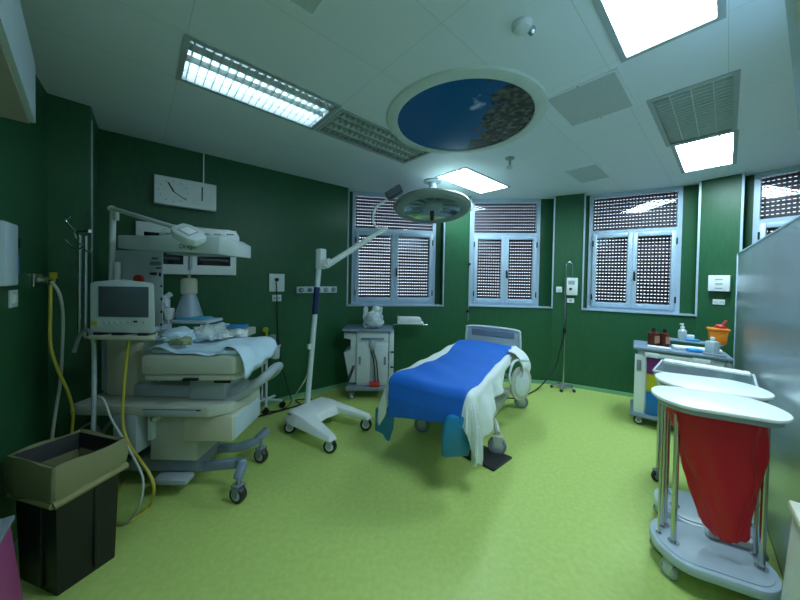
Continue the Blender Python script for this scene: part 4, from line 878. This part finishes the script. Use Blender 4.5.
# light pole and lamp
f = MB(); q0_ = L(111, 346, 2.36); q1_ = L(113, 210, 2.36); f.cyl(q0_, q1_, .020).cyl(L(117, 346, 2.34), L(117.5, 262, 2.34), .024).box(L(116, 214, 2.35), (.03, .03, .10), bev=.006); f.build('light_pole', 'white', t)
f = MB(); f.cyl(L(111, 208, 2.36), L(180, 229, 2.12), .017).sph(L(112, 209, 2.36), .028); f.build('light_arm', 'white2', t)
f = MB(); c_ = L(189, 235, 2.08); f.prism([(-.10, -.05), (-.05, -.075), (.05, -.07), (.10, -.045), (.10, .045), (.05, .07), (-.05, .075), (-.10, .05)], -.03, .03, bev=.012); mx = Matrix.Translation(c_) @ Matrix.Rotation(math.radians(28), 4, 'Y') @ Matrix.Rotation(.55, 4, 'X'); f.bm.transform(mx); lh = f.build('lamp_head', 'white2', t)
f = MB(); f.bb(-.055, .04, -.042, .042, .031, .034, .001); f.bm.transform(mx); f.build('lamp_panel', 'midgrey', lh); f = MB(); f.bb(-.045, .03, -.033, .033, .034, .037, .001); f.bm.transform(mx); f.build('lamp_inlay', 'white', lh)
# monitor
YM = 1.93; m0 = L(90, 283, YM); m1 = L(155, 331, YM); cx_ = (m0.x+m1.x)/2; hw = (m1.x-m0.x)/2; mz1, mz0 = L(122, 281, YM).z, L(122, 333, YM).z; ym = YM-WY
mo = [(-hw, mz0+.01), (-hw+.01, mz0), (hw-.01, mz0), (hw, mz0+.01), (hw-.006, mz1-.02), (hw-.03, mz1-.008), (0, mz1+.008), (-hw+.03, mz1-.006), (-hw, mz1-.02)]
f = MB(); f.prism([(cx_+a_, -b_) for a_, b_ in mo], 0, .09, top=[(cx_-.085+a_*.9, -b_) for a_, b_ in mo], mtx= Matrix.Translation((0, ym, 0)) @ Matrix.Rotation(-PI/2, 4, 'X'), bev=.006)
for v in f.bm.verts: pass
mon = f.build('monitor', 'white2', t)
sx0, sx1 = L(99, 290, YM).x, L(149, 290, YM).x; sz1, sz0 = L(122, 286.5, YM).z, L(122, 317, YM).z
f = MB(); f.bb(sx0, sx1, ym-.0055, ym-.001, sz0, sz1, .002); f.build('monitor_screen', 'screen', mon)
f = MB()
for x_ in (105, 111, 117, 123, 129, 144): p_ = L(x_, 322.5, YM); f.box((p_.x, ym-.004, p_.z), (.012, .006, .014))
f.build('monitor_button', 'midgrey', mon, smooth=False)
p_ = L(136, 321.5, YM); f = MB(); f.box((p_.x, ym-.004, p_.z), (.022, .006, .012)); f.build('monitor_knob', 'dark', mon)
p_ = L(95, 323, YM); f = MB(); f.box((p_.x, ym-.004, p_.z), (.040, .006, .024)); f.build('yellow_label', 'cableyel', mon, label='yellow label')
f = MB(); f.prism([(m0.x+.01, ym-.03), (m1.x+.02, ym-.03), (m1.x-.08, ym+.12), (m0.x+.01, ym+.28)], mz0-.04, mz0-.014, bev=.006); f.build('monitor_shelf', 'cream', t)
for a_, b_ in ((.03, .09), (.15, .22), (.32, .38)):
    f = MB(); f.bb(m0.x+a_, m0.x+b_, ym-.01, ym+.06, mz0-.014, mz0+.002); f.build('monitor_foot', 'black', t)
f = MB(); f.cyl((m0.x+.14, ym+.24, mz0-.03), (m0.x+.14, WY-2.38-.02, mz0-.03), .02).box((m0.x+.14, -.10, mz0-.03), (.05, .26, .04)).cyl((m0.x+.13, -.06, mz0-.03), (m0.x+.13, -.06, .70), .014); f.build('monitor_bracket', 'midgrey', t)
f = MB(); f.tube([L(93, 440, 1.98), L(94, 400, 1.98), L(94, 350, 1.98), L(92, 336, 2.0), L(86, 330, 2.05), L(79, 337, 2.1), L(74, 352, 2.12)], .013); f.build('side_tube', 'midgrey', t)
# small transformer box low at the back
p_ = L(133, 429, 2.18); f = MB(); f.box((p_.x, p_.y, p_.z), (.17, .14, .30), bev=.008); f.build('power_box', 'midgrey', t)
f = MB(); f.box((p_.x+.13, p_.y+.02, p_.z+.02), (.03, .05, .20)).box((p_.x+.16, p_.y+.02, p_.z+.08), (.05, .05, .03)); f.build('box_bracket', 'white2', t)
f = MB(); f.tube([L(150, 415, 2.3), L(120, 418, 2.2), L(104, 430, 2.2), L(102, 445, 2.2), L(106, 455, 2.25)], .012).tube([L(104, 440, 2.2), L(94, 424, 2.2), L(82, 428, 2.2), L(80, 438, 2.2), L(92, 440, 2.2), L(96, 450, 2.25)], .009); f.build('coiled_cable', 'grey', t)
# cloths on the mattress
def clothfn(u, v):
    x_ = -.05+.69*u; y_ = -.25+.50*v; z = 1.118+.012*math.sin(9*u+4*v)+.010*math.sin(17*u-7*v)+.04*math.exp(-((u-.05)/.15)**2)*(.6+.4*math.sin(9*v))
    if u > .80:
        k = (u-.80)/.2; x_ = .50+.15*math.sin(k*PI/2)+.02*v; z -= .20*k*k*(1.0-.45*v)+.012*math.sin(v*18)*k
        y_ -= .03*k
    if u < .75 and v < .10: y_ -= .02; z -= .03
    return (x_, y_, z)
g_ = grid_mesh(60, 34, clothfn); o = g_.build('warmer_sheet', 'sheetblue', None, solid=.005); o.location = t.location; tag(o, 'pale blue white sheet over the warmer mattress, draped off its right end', 'sheet')
def softlump(name, label, cat, loc, r3, seed, m_, amp=.25):
    f = MB(); f._add(lump(0, 0, r3[2]*.68, *r3, seed, amp=amp), Matrix.Identity(4)); o = f.build(name, m_); o.location = loc; return tag(o, label, cat)
softlump('crumpled_towel', 'crumpled pale towel heaped at the tower end of the warmer', 'towel', (WX+.06, WY-.10, 1.135), (.15, .12, .05), 2, 'sheetblue', .35)
softlump('wrapped_kit', 'clear plastic wrapped kit lying on the warmer mattress', 'wrapped kit', (WX+.20, WY+.02, 1.135), (.13, .09, .07), 9, 'wrapfilm', .35)
softlump('green_gauze', 'small olive cloth beside the crumpled towel on the warmer', 'cloth', (WX+.13, WY-.20, 1.135), (.10, .05, .035), 6, mat('olive_cloth', (.28, .34, .20), .7), .3)
softlump('crumpled_wrapper', 'crumpled white wrapper on the sheet near the blue packs', 'wrapper', (WX+.36, WY+.08, 1.13), (.09, .06, .035), 12, 'sheet', .45)
slab('blue_pack', 'flat bright blue sterile pack lying on the beige side tray', 'sterile pack', (WX+.15, WY+.50, 1.145), (.20, .13, .022), .2, 'bluepack')
slab('white_pack', 'white sterile pack under the window end of the side tray', 'sterile pack', (WX-.0, WY+.48, 1.145), (.12, .14, .03), -.1, 'paper')
slab('blue_wrapper', 'light blue wrapper on the pale accessory shelf', 'wrapper', (L(200, 321, 2.62).x+WX-.03, WY+.22, 1.267), (.22, .15, .012), .05, mat('sky_wrapper', (.10, .46, .68), .5))
bx_ = L(189, 300, 2.62).x+WX
t3 = thing('resuscitator_bag', 'grey breathing mask cone with a pale cylinder behind it on the accessory shelf', 'breathing bag', (bx_, WY+.24, 1.28))
f = MB(); f.lathe([(.10, 0), (.105, .01), (.075, .12), (.05, .20), (.048, .21)], n=24); f.build('cone', mat('grey_mask', (.25, .33, .40), .35), t3)
f = MB(); f.lathe([(.052, .20), (.062, .21), (.062, .32), (.05, .34), (.012, .345), (.012, .37)], n=24); f.build('cylinder', 'cream', t3)
t3 = thing('valve_set', 'white and clear valve set with tubing standing at the left end of the accessory shelf', 'valve set', (bx_-.12, WY+.17, 1.262))
f = MB(); f.box((.01, -.01, .05), (.06, .05, .10), bev=.01).box((-.03, 0, .14), (.05, .05, .08), bev=.01).cyl((-.05, 0, .18), (.01, 0, .22), .022).box((-.045, -.02, .20), (.07, .03, .02), ry=.4); f.build('valve_body', 'white', t3)
f = MB(); f.sph((-.04, -.01, .11), .035, (1, 1, 1.2)).cyl((-.06, .01, .05), (-.06, .01, .12), .02); f.build('dark_valve', 'bluegrey', t3)
f = MB(); f.tube([(-.04, -.02, .14), (-.01, -.05, .10), (.03, -.06, .02), (.05, -.06, -.05), (.06, -.10, -.12)], .007); f.build('tubing', 'cablewhite', t3)
# ------------------------------------------------------------------ suction stand behind the warmer
p = at(266, 408); t = thing('suction_stand', 'small wheeled suction stand with jars behind the warmer', 'suction stand', (p.x, p.y, 0)); sp = p
f = MB(); f.cyl((0, 0, .09), (0, 0, .86), .016).cyl((-.05, 0, .09), (-.05, 0, .70), .012); f.build('pole', 'white2', t)
for k in range(5):
    a = k*2*PI/5+.1; e = (.20*math.cos(a), .20*math.sin(a)); f = MB(); f.tube([(0, 0, .11), (e[0]*.5, e[1]*.5, .10), (e[0], e[1], .085)], .016); lg = f.build('leg', 'white2', t)
    f = MB(); f.lathe([(.012, -.022), (.035, -.02), (.038, 0), (.035, .02), (.012, .022)], mtx=Matrix.Translation((e[0], e[1], .038)) @ Matrix.Rotation(PI/2, 4, 'X')); f.cyl((e[0], e[1], .05), (e[0], e[1], .09), .014); f.build('caster', 'black', lg)
f = MB(); f.bb(-.35, .07, -.12, .14, .76, .785, .006); f.build('shelf', 'white2', t)
f = MB(); f.bb(-.33, .06, .12, .13, .785, .90, .003); f.build('back_panel', 'acrylic', t)
for x_, m_ in ((.02, 'bottle'), (.13, 'bottle')):
    f = MB(); f.lathe([(.042, .64), (.048, .65), (.050, .80), (.046, .81)], c=(x_, -.04, 0)); j_ = f.build('suction_jar', m_, t)
    f = MB(); f.lathe([(.052, .81), (.052, .84), (.03, .85)], c=(x_, -.04, 0)); f.build('jar_lid', 'navy', j_)
f = MB(); f.box((.075, .0, .79), (.20, .03, .03), bev=.005); f.build('jar_bracket', 'midgrey', t)
f = MB(); f.lathe([(.03, 0), (.032, .02), (.028, .03)], mtx=Matrix.Translation((.0, -.02, .99)) @ Matrix.Rotation(PI/2, 4, 'X')).cyl((0, 0, .85), (0, 0, .97), .01); f.build('pressure_gauge', 'yellow', t, label='yellow round gauge')
f = MB(); f.cyl((.045, -.02, .85), (.045, -.02, .91), .016).cyl((.07, -.02, .84), (.07, -.02, .88), .012); f.build('brass_valve', mat('brass', (.45, .32, .16), .35, .8), t)
# ------------------------------------------------------------------ hoses and cables
def cable(name, label, cat, pts, r, m_, group=None):
    f = MB(); f.tube(pts, r); o = f.build(name, m_); return tag(o, label, cat, group)
gp = gt.location; gz = gp.z
cable('gas_hose', 'yellow gas hose hanging from the wall terminal behind the black bin', 'hose', [yy(50.5, 285, 1.98), yy(50.3, 310, 1.98), yy(50.5, 345, 1.97), yy(58, 370, 1.99), yy(68, 392, 2.03), yy(73, 413, 2.08), yy(72, 432, 2.12), yy(72, 470, 2.14), yy(80, 500, 2.10)], .009, 'cableyel')
cable('gas_hose', 'white gas hose hanging from the wall terminal behind the black bin', 'hose', [yy(51, 282, 1.99), yy(57, 289, 2.0), yy(61, 300, 2.02), yy(63, 320, 2.05), yy(62, 355, 2.05), yy(60, 385, 2.04), yy(56, 410, 2.03), yy(52, 440, 2.02), yy(50, 480, 2.02)], .009, 'cablewhite')
cable('air_hose', 'thin white hose falling from the warmer deck to the floor beside the bin', 'hose', [yy(98, 397, 2.00), yy(104, 400, 1.98), yy(112, 420, 1.96), yy(125, 442, 1.94), yy(137, 464, 1.92), yy(143, 480, 1.90), yy(141, 500, 1.88), at(133, 517, .05), at(121, 524, .012), at(108, 520, .012)], .007, 'cablewhite')
cable('oxygen_hose', 'yellow hose running from the warmer column down to the floor', 'hose', [yy(129, 338, 2.04), yy(126, 365, 2.04), yy(123.5, 395, 2.04), yy(123, 425, 2.04), yy(130, 446, 2.0), yy(140, 460, 1.96), yy(150, 475, 1.94), yy(154, 490, 1.93), at(150, 505, .03), at(138, 517, .012), at(120, 523, .012), at(100, 512, .012), at(118, 492, .012), at(125, 480, .012)], .009, 'cableyel')
cable('power_cord', 'black power cord curving from the front wall down to the bed', 'cord', [yy(566, 293, 4.52), yy(566, 315, 4.50), yy(564.5, 332, 4.46), yy(560, 350, 4.45), yy(556, 365, 4.44), yy(546, 380, 4.35), at(537, 389, .03), at(526, 395, .02), at(516, 398, .10), at(508, 398, .2)], .009, 'black')
cable('power_cord', 'thin black cord hanging from the square socket panel to the floor', 'cord', [onwall(276, 278, *LW, .06), onwall(277, 300, *LW, .05), onwall(278, 335, *LW, .04), onwall(281, 362, *LW, .08), onwall(287, 385, *LW, .12), at(291, 402, .015), at(280, 410, .012), at(262, 412, .012), at(252, 414, .012), at(256, 417, .012), at(280, 411, .012), at(304, 404, .012), at(330, 402, .012)], .007, 'black')
cable('extension_cord', 'black floor cord looping between the warmer and the lamp base', 'cord', [at(236, 418, .012), at(262, 415, .012), at(284, 409, .012), at(300, 405, .012), at(296, 400, .012), at(312, 399, .012)], .007, 'black')
cable('gas_hose', 'thin yellow-white hose hanging from the gas strip to the floor behind the lamp pole', 'hose', [onwall(319, 291, *LW, .07), onwall(317, 305, *LW, .05), onwall(315, 330, *LW, .05), onwall(311, 355, *LW, .05), onwall(307, 375, *LW, .08), onwall(300, 388, *LW, .12), at(290, 398, .012), at(268, 397, .012)], .008, 'cream')
